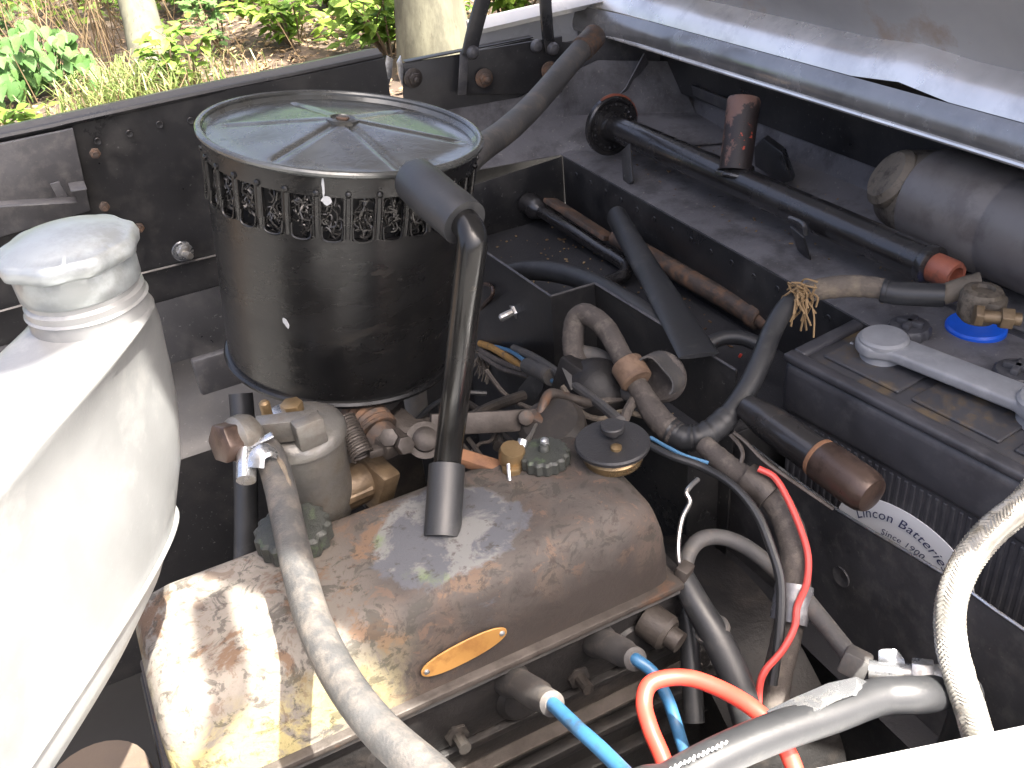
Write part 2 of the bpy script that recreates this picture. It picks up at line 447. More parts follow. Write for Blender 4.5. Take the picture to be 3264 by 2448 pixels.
def g_prism(poly, ext, bevel=0.0, seg=2, only=None):
    """polygon of 3D points swept along ext, edges bevelled"""
    bm = bmesh.new()
    e = Vector(ext)
    a = [bm.verts.new(Vector(p)) for p in poly]
    b = [bm.verts.new(Vector(p) + e) for p in poly]
    n = len(poly)
    bm.faces.new(a)
    bm.faces.new(list(reversed(b)))
    for i in range(n):
        bm.faces.new((a[i], b[i], b[(i + 1) % n], a[(i + 1) % n]))
    bmesh.ops.recalc_face_normals(bm, faces=bm.faces)
    if bevel > 0:
        ed = list(bm.edges)
        if only == 'front':
            sa = set(a)
            ed = [x for x in bm.edges if x.verts[0] in sa and x.verts[1] in sa]
        bmesh.ops.bevel(bm, geom=ed, offset=bevel, segments=seg, profile=0.5, affect='EDGES', clamp_overlap=True)
    bm.verts.index_update()
    return bm_geo(bm)

def g_box(c, size, rot=(0, 0, 0), bevel=0.0015, seg=2):
    Rm = Euler(rot).to_matrix()
    x, y, z = (s / 2 for s in size)
    C = Vector(c)
    poly = [C + Rm @ Vector(p) for p in ((-x, -y, -z), (x, -y, -z), (x, y, -z), (-x, y, -z))]
    return g_prism(poly, Rm @ Vector((0, 0, 2 * z)), bevel, seg)

def g_bar(a, b, wdt, thk, up=(0, 0, 1), bevel=0.0008):
    """flat bar from a to b"""
    a, b = Vector(a), Vector(b)
    d = (b - a).normalized()
    s = d.cross(Vector(up)).normalized()
    n = s.cross(d)
    poly = [a + s * wdt / 2 + n * thk / 2, a - s * wdt / 2 + n * thk / 2, a - s * wdt / 2 - n * thk / 2, a + s * wdt / 2 - n * thk / 2]
    return g_prism(poly, b - a, bevel, 2)

def g_hex(c, axis, r, h, bevel=0.0006):
    A = Vector(axis).normalized()
    u = A.orthogonal().normalized()
    w_ = A.cross(u)
    C = Vector(c)
    return g_prism([C + (u * math.cos(k * math.pi / 3) + w_ * math.sin(k * math.pi / 3)) * r for k in range(6)], A * h, bevel, 2)

def join(*geos):
    V, Q = [], []
    for v, q in geos:
        o = len(V)
        V += list(v)
        Q += [tuple(i + o for i in f) for f in q]
    return V, Q

def g_sheet(grid, thick=0.0015):
    """grid of rows of points -> smooth sheet with thickness"""
    rows, cols = len(grid), len(grid[0])
    G = [[Vector(p) for p in r] for r in grid]
    V, Q = [], []
    N = []
    for i in range(rows):
        for j in range(cols):
            du = G[i][min(cols - 1, j + 1)] - G[i][max(0, j - 1)]
            dv = G[min(rows - 1, i + 1)][j] - G[max(0, i - 1)][j]
            N.append(du.cross(dv).normalized())
    for i in range(rows):
        for j in range(cols):
            V.append(G[i][j])
    nn = len(V)
    for i in range(nn):
        V.append(V[i] + N[i] * thick)
    idx = lambda i, j: i * cols + j
    for i in range(rows - 1):
        for j in range(cols - 1):
            q = (idx(i, j), idx(i, j + 1), idx(i + 1, j + 1), idx(i + 1, j))
            Q.append(q)
            Q.append(tuple(nn + k for k in reversed(q)))
    edge = [idx(0, j) for j in range(cols)] + [idx(i, cols - 1) for i in range(1, rows)] + [idx(rows - 1, j) for j in range(cols - 2, -1, -1)] + [idx(i, 0) for i in range(rows - 2, 0, -1)]
    for a, b in zip(edge, edge[1:] + edge[:1]):
        Q.append((a, nn + a, nn + b, b))
    return V, Q

def part(name, geo, mat, parent, sharp=35, flat=False):
    return link(name, geo[0], geo[1], mat, parent, sharp, flat)

# ================================================================== ground
GZ = -0.85
def make_ground():
    V, Q = [], []
    xs = [-120, -40, -15, -8] + [-6 + 0.35 * i for i in range(46)] + [14, 22, 45, 120]
    ys = [-120, -40, -12, -3, 1] + [2.0 + 0.3 * i for i in range(34)] + [14, 20, 45, 120]
    rnd = random.Random(3)
    for y in ys:
        for x in xs:
            far = abs(x) > 20 or abs(y) > 20
            z = GZ + (0 if far else 0.035 * math.sin(x * 1.3 + y * 0.7) + 0.02 * math.sin(x * 3.1 - y * 2.3) + rnd.uniform(-0.012, 0.012))
            if y < 2:
                z = GZ - 0.01
            V.append((x, y, z))
    nx = len(xs)
    for j in range(len(ys) - 1):
        for i in range(nx - 1):
            a = j * nx + i
            Q.append((a, a + 1, a + nx + 1, a + nx))
    o = link('ground', V, Q, 'soil', None, 80)
    o['kind'] = 'structure'
    o['label'] = 'bare brown woodland ground strewn with leaf litter'
make_ground()
_tr = link('added_gravel', [(-30, -30, GZ + 0.006), (30, -30, GZ + 0.006), (30, 2.0, GZ + 0.006), (-30, 2.0, GZ + 0.006)], [(0, 1, 2, 3)], 'gravel')  # unseen gravel sheet, added to dim brown reflections in the air filter
_tr['kind'] = 'structure'
_tr['label'] = 'unseen grey gravel added under the car to dim reflections'

# ================================================================== car body
body = root('motor_car', 'old black car whose open engine bay fills the picture', 'car', (0.3, 0.7, GZ))

# far inner wing: one tall panel with a rolled top edge
def wing_panel():
    top = [(-0.55, 1.15, 0.212), (-0.0548, 1.1500, 0.2076), (0.0229, 1.1500, 0.2082), (0.1614, 1.1500, 0.2092), (0.2697, 1.1500, 0.2087), (0.3774, 1.1500, 0.2092)]
    g = []
    for f in (0, 0.06, 0.5, 1.0):
        row = []
        for i, p in enumerate(top):
            row.append((p[0], 1.15 + 0.008 * math.sin(i), p[2] * (1 - f) + (-0.42) * f))
        g.append(row)
    part('inner_wing', g_sheet(g, 0.0016), 'paint', body)
    e = [(p[0], 1.153, p[2] + 0.001) for p in top]
    part('wing_edge_flange', join(g_tube(e, 0.0042, 8, 6), g_sheet([e, [(p[0], 1.163, p[2] + 0.006) for p in e], [(p[0], 1.21, p[2] - 0.004) for p in e]], 0.0012)), 'paint', body)
wing_panel()
part('wing_plate', g_prism([(-0.1271, 1.1390, 0.2053), (0.0174, 1.1390, 0.2050), (0.0073, 1.1390, 0.1135), (-0.1653, 1.1390, 0.1041)], (0, 0.006, 0), 0.001), 'paint_grey', body)
# lap bracket with a white scuffed tab near the radiator
part('bent_tab', g_prism([(-0.0226, 1.1000, 0.1644), (-0.0131, 1.1000, 0.1651), (-0.0080, 1.1000, 0.1430), (-0.0189, 1.1000, 0.1385)], (0, 0.003, 0), 0.0008), 'paint_grey', body)
part('ledge', join(g_bar((-0.0991, 1.0900, 0.1636), (-0.0031, 1.0900, 0.1450), 0.02, 0.0015), g_bar((-0.0056, 1.0950, 0.1580), (0.0105, 1.0950, 0.1565), 0.03, 0.0015)), 'paint_grey', body)

for k in range(11):
    part('spot_weld', g_lathe([(0.0042, 0.0), (0.0036, 0.0006), (0.002, 0.0002), (0.0, 0.0)], (-0.03 + k * 0.034, 1.149 , 0.185 + 0.002 * math.sin(k * 2.0)), (0, -1, 0), 12), 'paint', body)
part('wing_seam', g_tube([(-0.2, 1.1485, 0.02), (0.0, 1.1480, 0.022), (0.2, 1.1485, 0.018), (0.37, 1.1485, 0.022)], 0.0022, 6, 4), 'paint', body)
# rear half of the far wing, a little higher, carrying the bonnet hinge
hy = 1.165
part('wing_rail', g_prism([(0.4059, 1.1650, 0.1930), (0.4887, 1.1650, 0.1889), (0.5849, 1.1650, 0.1894), (0.6441, 1.1650, 0.1737), (0.6852, 1.1650, -0.0085), (0.4929, 1.1650, -0.0013), (0.3873, 1.1650, 0.0261)], (0, 0.0016, 0), 0.0006), 'paint', body)
part('rail_fold', g_bar((0.4097, 1.1680, 0.1939), (0.5887, 1.1680, 0.1911), 0.012, 0.002), 'paint', body)
part('wing_crown', g_sheet([[(x, 1.19 + 0.02 * f, 0.205 + 0.012 * math.sin(f * 3.0) + 0.02 * (x - 0.4) - 0.09 * max(0, f - 2.2) ** 2) for f in (0, 0.7, 1.5, 2.5, 4, 6)] for x in (0.53, 0.58, 0.65, 0.75, 0.9)], 0.0015), 'wing_glare', body)
part('torn_rail_end', join(g_prism([(0.3834, 1.1500, 0.2097), (0.3909, 1.1500, 0.2038), (0.3850, 1.1500, 0.1827), (0.3783, 1.1500, 0.1717), (0.3773, 1.1500, 0.1943)], (0, 0.003, 0), 0.0005), g_prism([(0.4027, 1.1550, 0.2050), (0.4037, 1.1550, 0.1881), (0.3986, 1.1550, 0.1676), (0.3963, 1.1550, 0.1839), (0.3967, 1.1550, 0.1979)], (0, 0.003, 0), 0.0005)), 'zinc', body)
hb = part('hinge_bracket', g_prism([(0.4845, 1.1550, 0.1922), (0.6274, 1.1550, 0.1868), (0.6226, 1.1550, 0.1139), (0.4781, 1.1550, 0.1411)], (0, 0.004, 0), 0.001), 'paint', body)
part('hinge_bracket_flange', g_bar((0.4845, 1.1500, 0.1948), (0.4748, 1.1500, 0.1429), 0.012, 0.002, (0, 1, 0)), 'paint_grey', body)
for (px, mt) in (((0.4141, 1.1550, 0.1758), 'oily'), ((0.5074, 1.1500, 0.1580), 'rusty'), ((0.6018, 1.1500, 0.1486), 'rusty')):
    part('bolt', join(g_lathe([(0.012, 0), (0.012, 0.002), (0.010, 0.003)], px, (0, -1, 0), 18), g_hex(Vector(px) + Vector((0, -0.003, 0)), (0, -1, 0), 0.008, 0.006), g_lathe([(0.0035, 0), (0.0035, 0.007), (0.002, 0.008)], Vector(px) + Vector((0, -0.008, 0)), (0, -1, 0), 10)), mt, body)
for px in ((0.0510, 1.1400, 0.0809), (0.0364, 1.1400, -0.0171), (0.0308, 1.1400, 0.1748), (0.0224, 1.1400, 0.1147)):
    part('small_bolt', join(g_hex(px, (0, -1, 0), 0.006, 0.004), g_lathe([(0.003, 0), (0.003, 0.006)], Vector(px) + Vector((0, -0.004, 0)), (0, -1, 0), 8)), 'rusty', body)
_p = Vector((0.0903, 1.1400, 0.0389))
part('wing_stud', join(g_lathe([(0.013, 0), (0.012, 0.002)], _p, (0, -1, 0), 16), g_hex(_p + Vector((0, -0.002, 0)), (0.2, -1, 0), 0.008, 0.006), g_lathe([(0.004, 0), (0.004, 0.016)], _p + Vector((0, -0.006, 0)), (0.35, -1, 0), 10)), 'zinc', body)
part('hinge_plate', g_prism([(0.52, 1.172, -0.05), (0.92, 1.172, -0.05), (0.92, 1.172, 0.17), (0.52, 1.172, 0.175)], (0, 0.0016, 0), 0.0004), 'paint_grey', body)
# lower inner valance below the wing, with a clip pad and the ledge above it
part('inner_valance', g_sheet([[(x, y, z) for x in (-0.5, -0.1, 0.12, 0.40)] for (y, z) in ((1.148, -0.02), (1.12, -0.09), (1.00, -0.125), (0.985, -0.14), (0.98, -0.6))], 0.0016), 'paint', body)
part('valance_pad', g_box((0.0785, 0.9850, -0.0436), (0.050, 0.012, 0.045), (0, 0, 0), 0.003), 'paint_grey', body)

# corner between wing and bulkhead
part('corner_panel', g_sheet([[(0.3983, 1.1600, 0.0248), (0.4658, 1.1395, 0.0450), (0.5881, 1.1011, 0.0500), (0.80, 0.98, 0.052)], [(0.4084, 1.1650, 0.0781), (0.5129, 1.1600, 0.0738), (0.6340, 1.1600, 0.0786), (0.80, 1.10, 0.060)], [(0.4159, 1.1660, 0.1250), (0.5604, 1.1630, 0.1189), (0.6831, 1.1630, 0.1435), (0.80, 1.155, 0.12)]], 0.0015), 'shelf', body)

# bulkhead shelf behind the tool tray
def shelf():
    rows = []
    for y in (1.16, 1.09, 1.0, 0.9, 0.8, 0.7, 0.6, 0.5, 0.4, 0.25, 0.1):
        b = 0.018 * max(0, (y - 0.9) / 0.25) ** 2
        rows.append([(0.586, y, 0.050), (0.60, y, 0.052), (0.70, y, 0.046), (0.772 + b, y, 0.047), (0.790 + b, y, 0.056), (0.798 + b, y, 0.078), (0.803, y, 0.13), (0.80, y, 0.19)])
    part('bulkhead_shelf', g_sheet(rows, -0.0018), 'shelf', body)
shelf()
part('bulkhead_panel', g_sheet([[(0.792, y, z) for y in (1.2, 0.9, 0.6, 0.3, 0.1)] for z in (0.085, 0.13, 0.18, 0.215)], 0.001), 'paint', body)
part('wall_pressing', g_prism([(0.7900, 1.0907, 0.1045), (0.7900, 1.0861, 0.0910), (0.7900, 0.9644, 0.0847), (0.7900, 0.9520, 0.1007)], (-0.004, 0, 0), 0.001), 'paint_grey', body)
part('corner_gusset', g_sheet([[(0.7400, 1.1340, 0.1467), (0.7750, 1.1692, 0.1116), (0.7850, 1.1645, 0.0924)], [(0.7100, 1.1348, 0.1064), (0.7400, 1.1552, 0.0861), (0.7800, 1.1749, 0.0666)], [(0.7000, 1.1458, 0.0902), (0.7200, 1.1607, 0.0661), (0.7700, 1.1844, 0.0427)]], 0.0015), 'shelf', body)

# scuttle lip: rolled gutter running across the car
def scuttle():
    ys = [1.26 - i * 0.06 for i in range(22)]
    def dz(y): return 0.173 + (1.0 - y) * 0.012 - 0.05 * max(0, y - 1.12) ** 1.5
    prof = [(0.770, 0.004), (0.712, -0.004), (0.7005, 0.000), (0.6985, 0.006), (0.699, 0.014), (0.702, 0.024), (0.708, 0.032)]
    rows = [[(x - 0.006 * max(0, y - 1.1) * 8, y, dz(y) + z) for (x, z) in prof] for y in ys]
    part('scuttle_lip', g_sheet(rows, 0.0016), 'scuttle', body, 60)
    edge = [(0.6992, y, dz(y) + 0.002) for y in ys]
    part('scuttle_bead', g_tube(edge, 0.0028, 8, 2), 'strip', body)
    prof2 = [(0.7085, 0.0325), (0.712, 0.042), (0.720, 0.053), (0.734, 0.062), (0.76, 0.067), (0.80, 0.070)]
    rows = [[(x, y, dz(y) + z + 0.006 * (1 if 0.64 < y < 0.72 else 0)) for (x, z) in prof2] for y in ys]
    part('scuttle_roll', g_sheet(rows, 0.0016), 'strip', body, 60)
    prof3 = [(0.80, 0.074), (0.86, 0.095), (0.95, 0.115), (1.10, 0.14), (1.2, 0.15)]
    rows = [[(x, y, dz(y) + z) for (x, z) in prof3] for y in ys]
    part('scuttle_top', g_sheet(rows, 0.0016), 'bonnet', body, 60)
scuttle()
part('scuttle_end_cap', g_prism([(0.7000, 1.2578, 0.1725), (0.7000, 1.2240, 0.1729), (0.7000, 1.2086, 0.1599), (0.7000, 1.2473, 0.1461)], (0.02, 0.0, 0.0), 0.003), 'scuttle', body)

# tool tray sunk in front of the shelf
TZ, FZ = 0.05, -0.03
tw = [(0.388, 1.15, 0.05), (0.3742, 0.9132, 0.0500), (0.3839, 0.7606, 0.0500), (0.4331, 0.7587, 0.0500), (0.4473, 0.5514, 0.0500)]
def tray():
    tb = [(0.5838, 1.0935, 0.0500), (0.5871, 0.5430, 0.0500)]
    part('tray_wall', g_prism([(0.585, 1.095, FZ), (0.585, 1.095, TZ), (0.585, 0.10, TZ), (0.585, 0.10, -0.2), (0.585, 0.56, -0.2), (0.585, 0.56, FZ)], (0.0016, 0, 0), 0.0003), 'paint', body)
    part('tray_wall', g_prism([(0.36, 1.096, FZ), (0.36, 1.096, 0.038), (0.585, 1.096, TZ), (0.585, 1.096, FZ)], (0, 0.0016, 0), 0.0003), 'paint', body)
    part('tray_floor', g_prism([(0.37, 1.1, FZ), (0.586, 1.1, FZ), (0.586, 0.565, FZ), (0.41, 0.565, FZ)], (0, 0, -0.0016), 0.0003), 'tray', body)
    part('battery_well_floor', g_prism([(0.44, 0.565, -0.17), (0.80, 0.565, -0.17), (0.80, 0.10, -0.17), (0.44, 0.10, -0.17)], (0, 0, -0.0016), 0.0003), 'tray', body)
    part('battery_well_step', g_prism([(0.41, 0.566, FZ), (0.586, 0.566, FZ), (0.586, 0.566, -0.17), (0.41, 0.566, -0.17)], (0, 0.0016, 0), 0.0003), 'paint', body)
    low = -0.42
    for k in range(14):
        part('spot_weld', g_lathe([(0.0036, 0.0), (0.0030, 0.0006), (0.0016, 0.0002), (0.0, 0.0)], (0.5848, 1.06 - k * 0.036, 0.036 + 0.0015 * math.sin(k * 3.1)), (-1, 0, 0), 10), 'paint', body)
    ex = [tuple(p) for p in tw]
    V = [Vector(p) for p in ex] + [Vector((p[0] - 0.006, p[1], low)) for p in ex]
    g = [[V[i].lerp(V[i + 5], f) for i in range(5)] for f in (0, 0.04, 0.3, 1)]
    part('bulkhead_wall', g_sheet(g, 0.0018), 'paint', body, 20)
    for a, b in zip(ex[:-1], ex[1:]):
        a, b = Vector(a), Vector(b)
        part('tray_rim', g_tube([a, a.lerp(b, 0.5), b], 0.0014, 6, 3), 'paint_grey', body)
tray()
# front wall of the battery well, its raw top edge catching light
def well():
    e = [(0.4620, 0.5687, -0.0315), (0.4660, 0.5008, -0.0346), (0.4700, 0.4408, -0.0359), (0.4700, 0.3373, -0.0199), (0.4700, 0.2712, -0.0159), (0.4700, 0.1564, 0.0006)]
    g = [[(p[0] - 0.01 * f, p[1], p[2] * (1 - f) - 0.42 * f) for p in e] for f in (0, 0.05, 0.4, 1)]
    part('battery_well_wall', g_sheet(g, 0.0016), 'paint_grey', body)
    part('well_rim', g_tube(e, 0.0013, 6, 3), 'zinc', body)
    part('well_dimple', g_lathe([(0.009, 0), (0.009, 0.0015), (0.006, 0.001), (0.001, 0.0)], (0.4580, 0.4195, -0.0841), (-1, 0, 0), 20), 'paint_grey', body)
well()
part('bulkhead_stud', join(g_lathe([(0.0045, 0), (0.0045, 0.022), (0.003, 0.024)], (0.3850, 0.8402, -0.0005), (-1, 0.15, -0.25), 10), g_hex((0.3840, 0.8405, -0.0009), (-1, 0.15, -0.25), 0.0085, 0.007)), 'zinc', body)
# dark floor of the engine bay and the near side wing, its gutter coloured pale for sun glare
part('bay_floor', g_prism([(-0.5, -0.2, -0.42), (0.5, -0.2, -0.42), (0.5, 1.0, -0.42), (-0.5, 1.0, -0.42)], (0, 0, -0.002), 0.0003), 'dark', body)
def near_wing():
    a0, a1 = Vector((0.2122, 0.2572, 0.0200)), Vector((0.4034, 0.1973, 0.0200))
    d = (a1 - a0)
    rows = []
    for t in (-3.0, -1.6, -0.6, -0.2, 0, 0.15, 0.3, 0.45, 0.6, 0.75, 0.9, 1.05, 1.5, 2.4):
        p = a0 + d * t
        n = Vector((d.y, -d.x, 0)).normalized()
        rows.append([p + n * o + Vector((0, 0, z)) for (o, z) in ((0.004, -0.30), (0.0, -0.02), (0.0, -0.004), (0.004, 0.003), (0.014, 0.006), (0.03, 0.005), (0.06, 0.008), (0.12, 0.004), (0.2, -0.03))])
    part('wing_gutter', g_sheet(rows, 0.0016), 'wing_glare', body, 60)
near_wing()

# ================================================================== bonnet, propped open over the bay
bon = root('car_bonnet', 'open black bonnet with brownish underside above the scuttle', 'bonnet', (0.76, 0.7, 0.27))
def edge(l):
    # unseen near edge, its wave shaped to place the shadow line below
    K = ((0.0, 0.065), (0.42, 0.055), (0.58, 0.010), (0.76, 0.015), (0.84, 0.040), (0.92, 0.100), (0.96, 0.112), (1.0, 0.095), (1.06, 0.060), (1.12, 0.050), (1.4, 0.050))
    for (a, va), (b, vb) in zip(K, K[1:]):
        if l <= b:
            f = (l - a) / (b - a)
            return va + (vb - va) * f
    return K[-1][1]
def bonnet():
    A = Vector((0.735, 0, 0.232))
    d = Vector((-0.52, 0, 0.854)).normalized()
    n = Vector((d.z, 0, -d.x))
    L = 1.30
    rows = []
    for i in range(53):
        t = i / 52
        near, far = edge(t * L), 1.20
        c = 0.5 * (near + far)
        half = 0.5 * (far - near)
        row = []
        for j in range(13):
            s = -1 + 2 * j / 12
            y = c + half * s
            bulge = 0.10 * (1 - abs(s) ** 2.5) * (0.05 + 0.95 * t)
            row.append(A + d * (L * t) + n * bulge + Vector((0, y, 0)))
        rows.append(row)
    part('bonnet_skin', g_sheet(rows, 0.0016), 'bonnet', bon, 60)
    for j in (2, 10):
        part('stiffener', g_tube([r[j] - n * 0.012 for r in rows[1:49:4]], 0.016, 8, 2, flatten=0.5), 'bonnet', bon)
bonnet()
def hinge_arm(pts, w_):
    P, _ = smooth(pts, 6)
    g = []
    T, F = frames(P)
    a, b = [], []
    for p, t in zip(P, T):
        s = t.cross(Vector((0, 1, 0))).normalized()
        a.append(p + s * w_ / 2)
        b.append(p - s * w_ / 2)
    return g_prism(a + b[::-1], (0, 0.005, 0), 0.0008)
part('hinge_arm', hinge_arm([(0.4890, 1.1460, 0.1890), (0.4999, 1.1460, 0.2162), (0.5136, 1.1460, 0.2467), (0.5301, 1.1460, 0.2815), (0.5556, 1.1460, 0.3594)], 0.020), 'paint', bon)
part('hinge_arm', hinge_arm([(0.6076, 1.1500, 0.1713), (0.6048, 1.1500, 0.1883), (0.6042, 1.1500, 0.2251), (0.6055, 1.1500, 0.2692), (0.6124, 1.1500, 0.3418)], 0.016), 'paint', bon)
for px in ((0.4940, 1.1460, 0.1932), (0.5853, 1.1500, 0.1832), (0.6082, 1.1480, 0.1757)):
    part('hinge_rivet', g_lathe([(0.0085, 0), (0.0085, 0.002), (0.006, 0.006), (0.002, 0.0075), (0.0, 0.0078)], px, (0, -1, 0), 16), 'paint_grey', bon)
# unseen strap, added to cast a curved shadow band on the rocker cover

_ps = [Vector(p) for p in ((-0.0049, 0.4939, 0.0750), (-0.0089, 0.4597, 0.0720), (-0.0074, 0.4160, 0.0747), (-0.0190, 0.4140, 0.0482), (-0.0399, 0.4140, 0.0291), (-0.0575, 0.4140, 0.0114))]
_st = []
for k, p in enumerate(_ps):
    q = p + SUN_DIR * (0.95 - 0.07 * k)
    _st.append([q - Vector((0.013, 0.004, 0)), q, q + Vector((0.013, 0.004, 0))])
part('shadow_strap', g_sheet(_st, 0.002), 'rubber', bon)

# ================================================================== rocker cover / engine
eng = root('engine', 'old rusty engine with flaking rocker cover in the middle of the bay', 'engine', (-0.03, 0.41, -0.40))
def rocker_cover():
    def sec(x, w0, w1, h, k):
        # half-round box section in Y/Z
        pts = []
        ys0, ys1 = w0, w1
        r = 0.0165 + 0.006 * k
        pts.append((x, ys0, 0.0))
        pts.append((x, ys0 + 0.001, 0.022))
        for i in range(7):
            a = math.pi - i * math.pi / 12
            pts.append((x, ys0 + 0.004 + r + r * math.cos(a), h - r + r * math.sin(a)))
        for i in range(1, 5):
            f = i / 5
            yy = (ys0 + 0.004 + r) * (1 - f) + (ys1 - 0.004 - r) * f
            pts.append((x, yy, h + 0.0015 * math.sin(f * math.pi)))
        for i in range(7):
            a = math.pi / 2 - i * math.pi / 12
            pts.append((x, ys1 - 0.004 - r + r * math.cos(a), h - r + r * math.sin(a)))
        pts.append((x, ys1 - 0.001, 0.022))
        pts.append((x, ys1, 0.0))
        return pts
    X0, X1 = -0.055, 0.288
    rows = []
    xs = [(X0, 0.55, 0.040), (X0 + 0.002, 0.30, 0.055), (X0 + 0.008, 0.12, 0.067), (X0 + 0.018, 0.03, 0.073), (X0 + 0.03, 0, 0.075), (0.03, 0, 0.075), (0.10, 0, 0.0755), (0.17, 0, 0.0755), (0.22, 0, 0.075),
          (0.245, 0, 0.0745), (X1 - 0.03, 0, 0.074), (X1 - 0.016, 0.03, 0.072), (X1 - 0.007, 0.12, 0.066), (X1 - 0.002, 0.28, 0.053), (X1, 0.5, 0.038)]
    for x, k, h in xs:
        rows.append(sec(x, 0.414 + 0.014 * k, 0.536 - 0.014 * k, h, 0.2))
    n = len(rows[0])
    V = [p for r in rows for p in r]
    Q = []
    for i in range(len(rows) - 1):
        for j in range(n - 1):
            a = i * n + j
            Q.append((a, a + 1, a + n + 1, a + n))
    Q.append(tuple(range(n)))
    Q.append(tuple(range((len(rows) - 1) * n, len(rows) * n)))
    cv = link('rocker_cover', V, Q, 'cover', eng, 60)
    # rolled lower flange and cork gasket
    part('cover_flange', g_box((0.1165, 0.475, 0.0005), (0.356, 0.136, 0.006), (0, 0, 0), 0.0022), 'oily', eng)
    part('gasket', g_box((0.1165, 0.475, -0.0055), (0.352, 0.130, 0.005), (0, 0, 0), 0.001), 'rubber_dusty', eng)
    return cv
cov = rocker_cover()
part('cylinder_head', join(g_box((0.122, 0.482, -0.036), (0.375, 0.130, 0.055), (0, 0, 0), 0.005), g_box((0.122, 0.482, -0.0675), (0.38, 0.136, 0.006), (0, 0, 0), 0.001), g_box((0.122, 0.484, -0.083), (0.375, 0.128, 0.022), (0, 0, 0), 0.004)), 'head', eng)
part('head_gasket', g_box((0.122, 0.482, -0.0965), (0.385, 0.142, 0.003), (0, 0, 0), 0.0006), 'oily', eng)
part('engine_block', join(g_box((0.135, 0.49, -0.24), (0.40, 0.13, 0.28), (0, 0, 0), 0.006), g_box((0.135, 0.420, -0.125), (0.40, 0.012, 0.010), (0, 0, 0), 0.003), g_box((0.135, 0.420, -0.160), (0.40, 0.012, 0.006), (0, 0, 0), 0.002)), 'head', eng)
for x in (-0.02, 0.07, 0.165, 0.255):
    part('head_boss', g_lathe([(0.020, 0), (0.019, 0.006), (0.015, 0.010)], (x, 0.422, -0.045), (0, -1, 0.15), 20), 'head', eng)
for x in (0.02, 0.115, 0.21, 0.30):
    part('head_nut', join(g_hex((x, 0.424, -0.052), (0, -1, 0.1), 0.009, 0.010), g_lathe([(0.0045, 0), (0.0045, 0.018)], (x, 0.42, -0.052), (0, -1, 0.1), 10)), 'oily_dark', eng)
_bp = Vector((0.2681, 0.4180, -0.0259))
part('core_plug', g_lathe([(0.0135, 0), (0.0135, 0.018), (0.011, 0.021), (0.008, 0.021), (0.008, 0.030)], _bp, (0.35, -0.9, -0.2), 20), 'oily', eng)
# water outlet and pulley area in front of the cover
part('thermostat_housing', join(g_lathe([(0.045, 0), (0.045, 0.03), (0.036, 0.05), (0.034, 0.10)], (-0.105, 0.47, -0.115), (0, 0, 1), 28), g_box((-0.09, 0.47, -0.115), (0.09, 0.11, 0.014), (0, 0, 0), 0.003)), 'block_brown', eng)
part('timing_cover', g_box((-0.085, 0.48, -0.24), (0.05, 0.17, 0.24), (0, 0, 0), 0.02, 4), 'block_brown', eng)
part('manifold', join(g_tube([(-0.04, 0.58, -0.05), (0.05, 0.62, -0.055), (0.17, 0.63, -0.055), (0.32, 0.61, -0.06)], 0.026, 14, 6), g_tube([(0.05, 0.56, -0.05), (0.05, 0.63, -0.05)], 0.02, 12), g_tube([(0.25, 0.56, -0.05), (0.25, 0.62, -0.05)], 0.02, 12)), 'oily_dark', eng)
part('gearbox_bell', g_lathe([(0.15, 0), (0.16, 0.03), (0.15, 0.09)], (0.325, 0.49, -0.26), (1, 0, 0.02), 32), 'head', eng)
# brass coloured name plate on the near side of the cover, with two rivets
def plate():
    a, b = Vector((0.0991, 0.4125, 0.0245)), Vector((0.1575, 0.4125, 0.0293))
    c = (a + b) / 2
    d = (b - a).normalized()
    up = Vector((0, 0.05, 1)).normalized()
    up = (up - d * up.dot(d)).normalized()
    L = (b - a).length / 2 + 0.001
    H = 0.0088
    poly = []
    for k in range(36):
        t = 2 * math.pi * k / 36
        cx, cy = math.cos(t), math.sin(t)
        poly.append(c + d * L * math.copysign(abs(cx) ** 0.85, cx) + up * H * math.copysign(abs(cy) ** 0.9, cy) + Vector((0, -0.0002, 0)))
    p = part('name_plate', g_prism(poly, (0, -0.0012, 0), 0.0003, 1), 'plate', eng)
    for s in (-0.88, 0.88):
        part('rivet', g_lathe([(0.0021, 0), (0.0019, 0.0008), (0.0008, 0.0014), (0, 0.0015)], c + d * L * s + Vector((0, -0.0013, 0)), (0, -1, 0), 12), 'zinc', p)
plate()
# oil filler cap
_c = Vector((0.2807, 0.4771, 0.0740))
fc = part('oil_filler_neck', g_lathe([(0.0205, 0.0), (0.0215, 0.003), (0.0215, 0.006), (0.019, 0.009), (0.019, 0.012)], _c, (0, 0, 1), 36), 'brass', eng)
fc2 = part('oil_filler_cap', g_lathe([(0.0240, 0.011), (0.0264, 0.0125), (0.0268, 0.0150), (0.0258, 0.0165), (0.010, 0.0170), (0.0, 0.0170)], _c, (0, 0, 1), 44), 'capblack', eng)
part('filler_cap_knob', join(g_lathe([(0.0035, 0.0168), (0.0035, 0.022), (0.0085, 0.0222), (0.0088, 0.026), (0.008, 0.0268), (0, 0.027)], _c + Vector((0.003, 0.004, 0)), (0, 0, 1), 24)), 'capblack', fc2)
part('filler_cap_rivet', g_lathe([(0.0042, 0), (0.004, 0.002), (0.002, 0.003), (0, 0.0032)], _c + Vector((-0.003, -0.010, 0.0168)), (0, 0, 1), 14), 'brass', fc2)
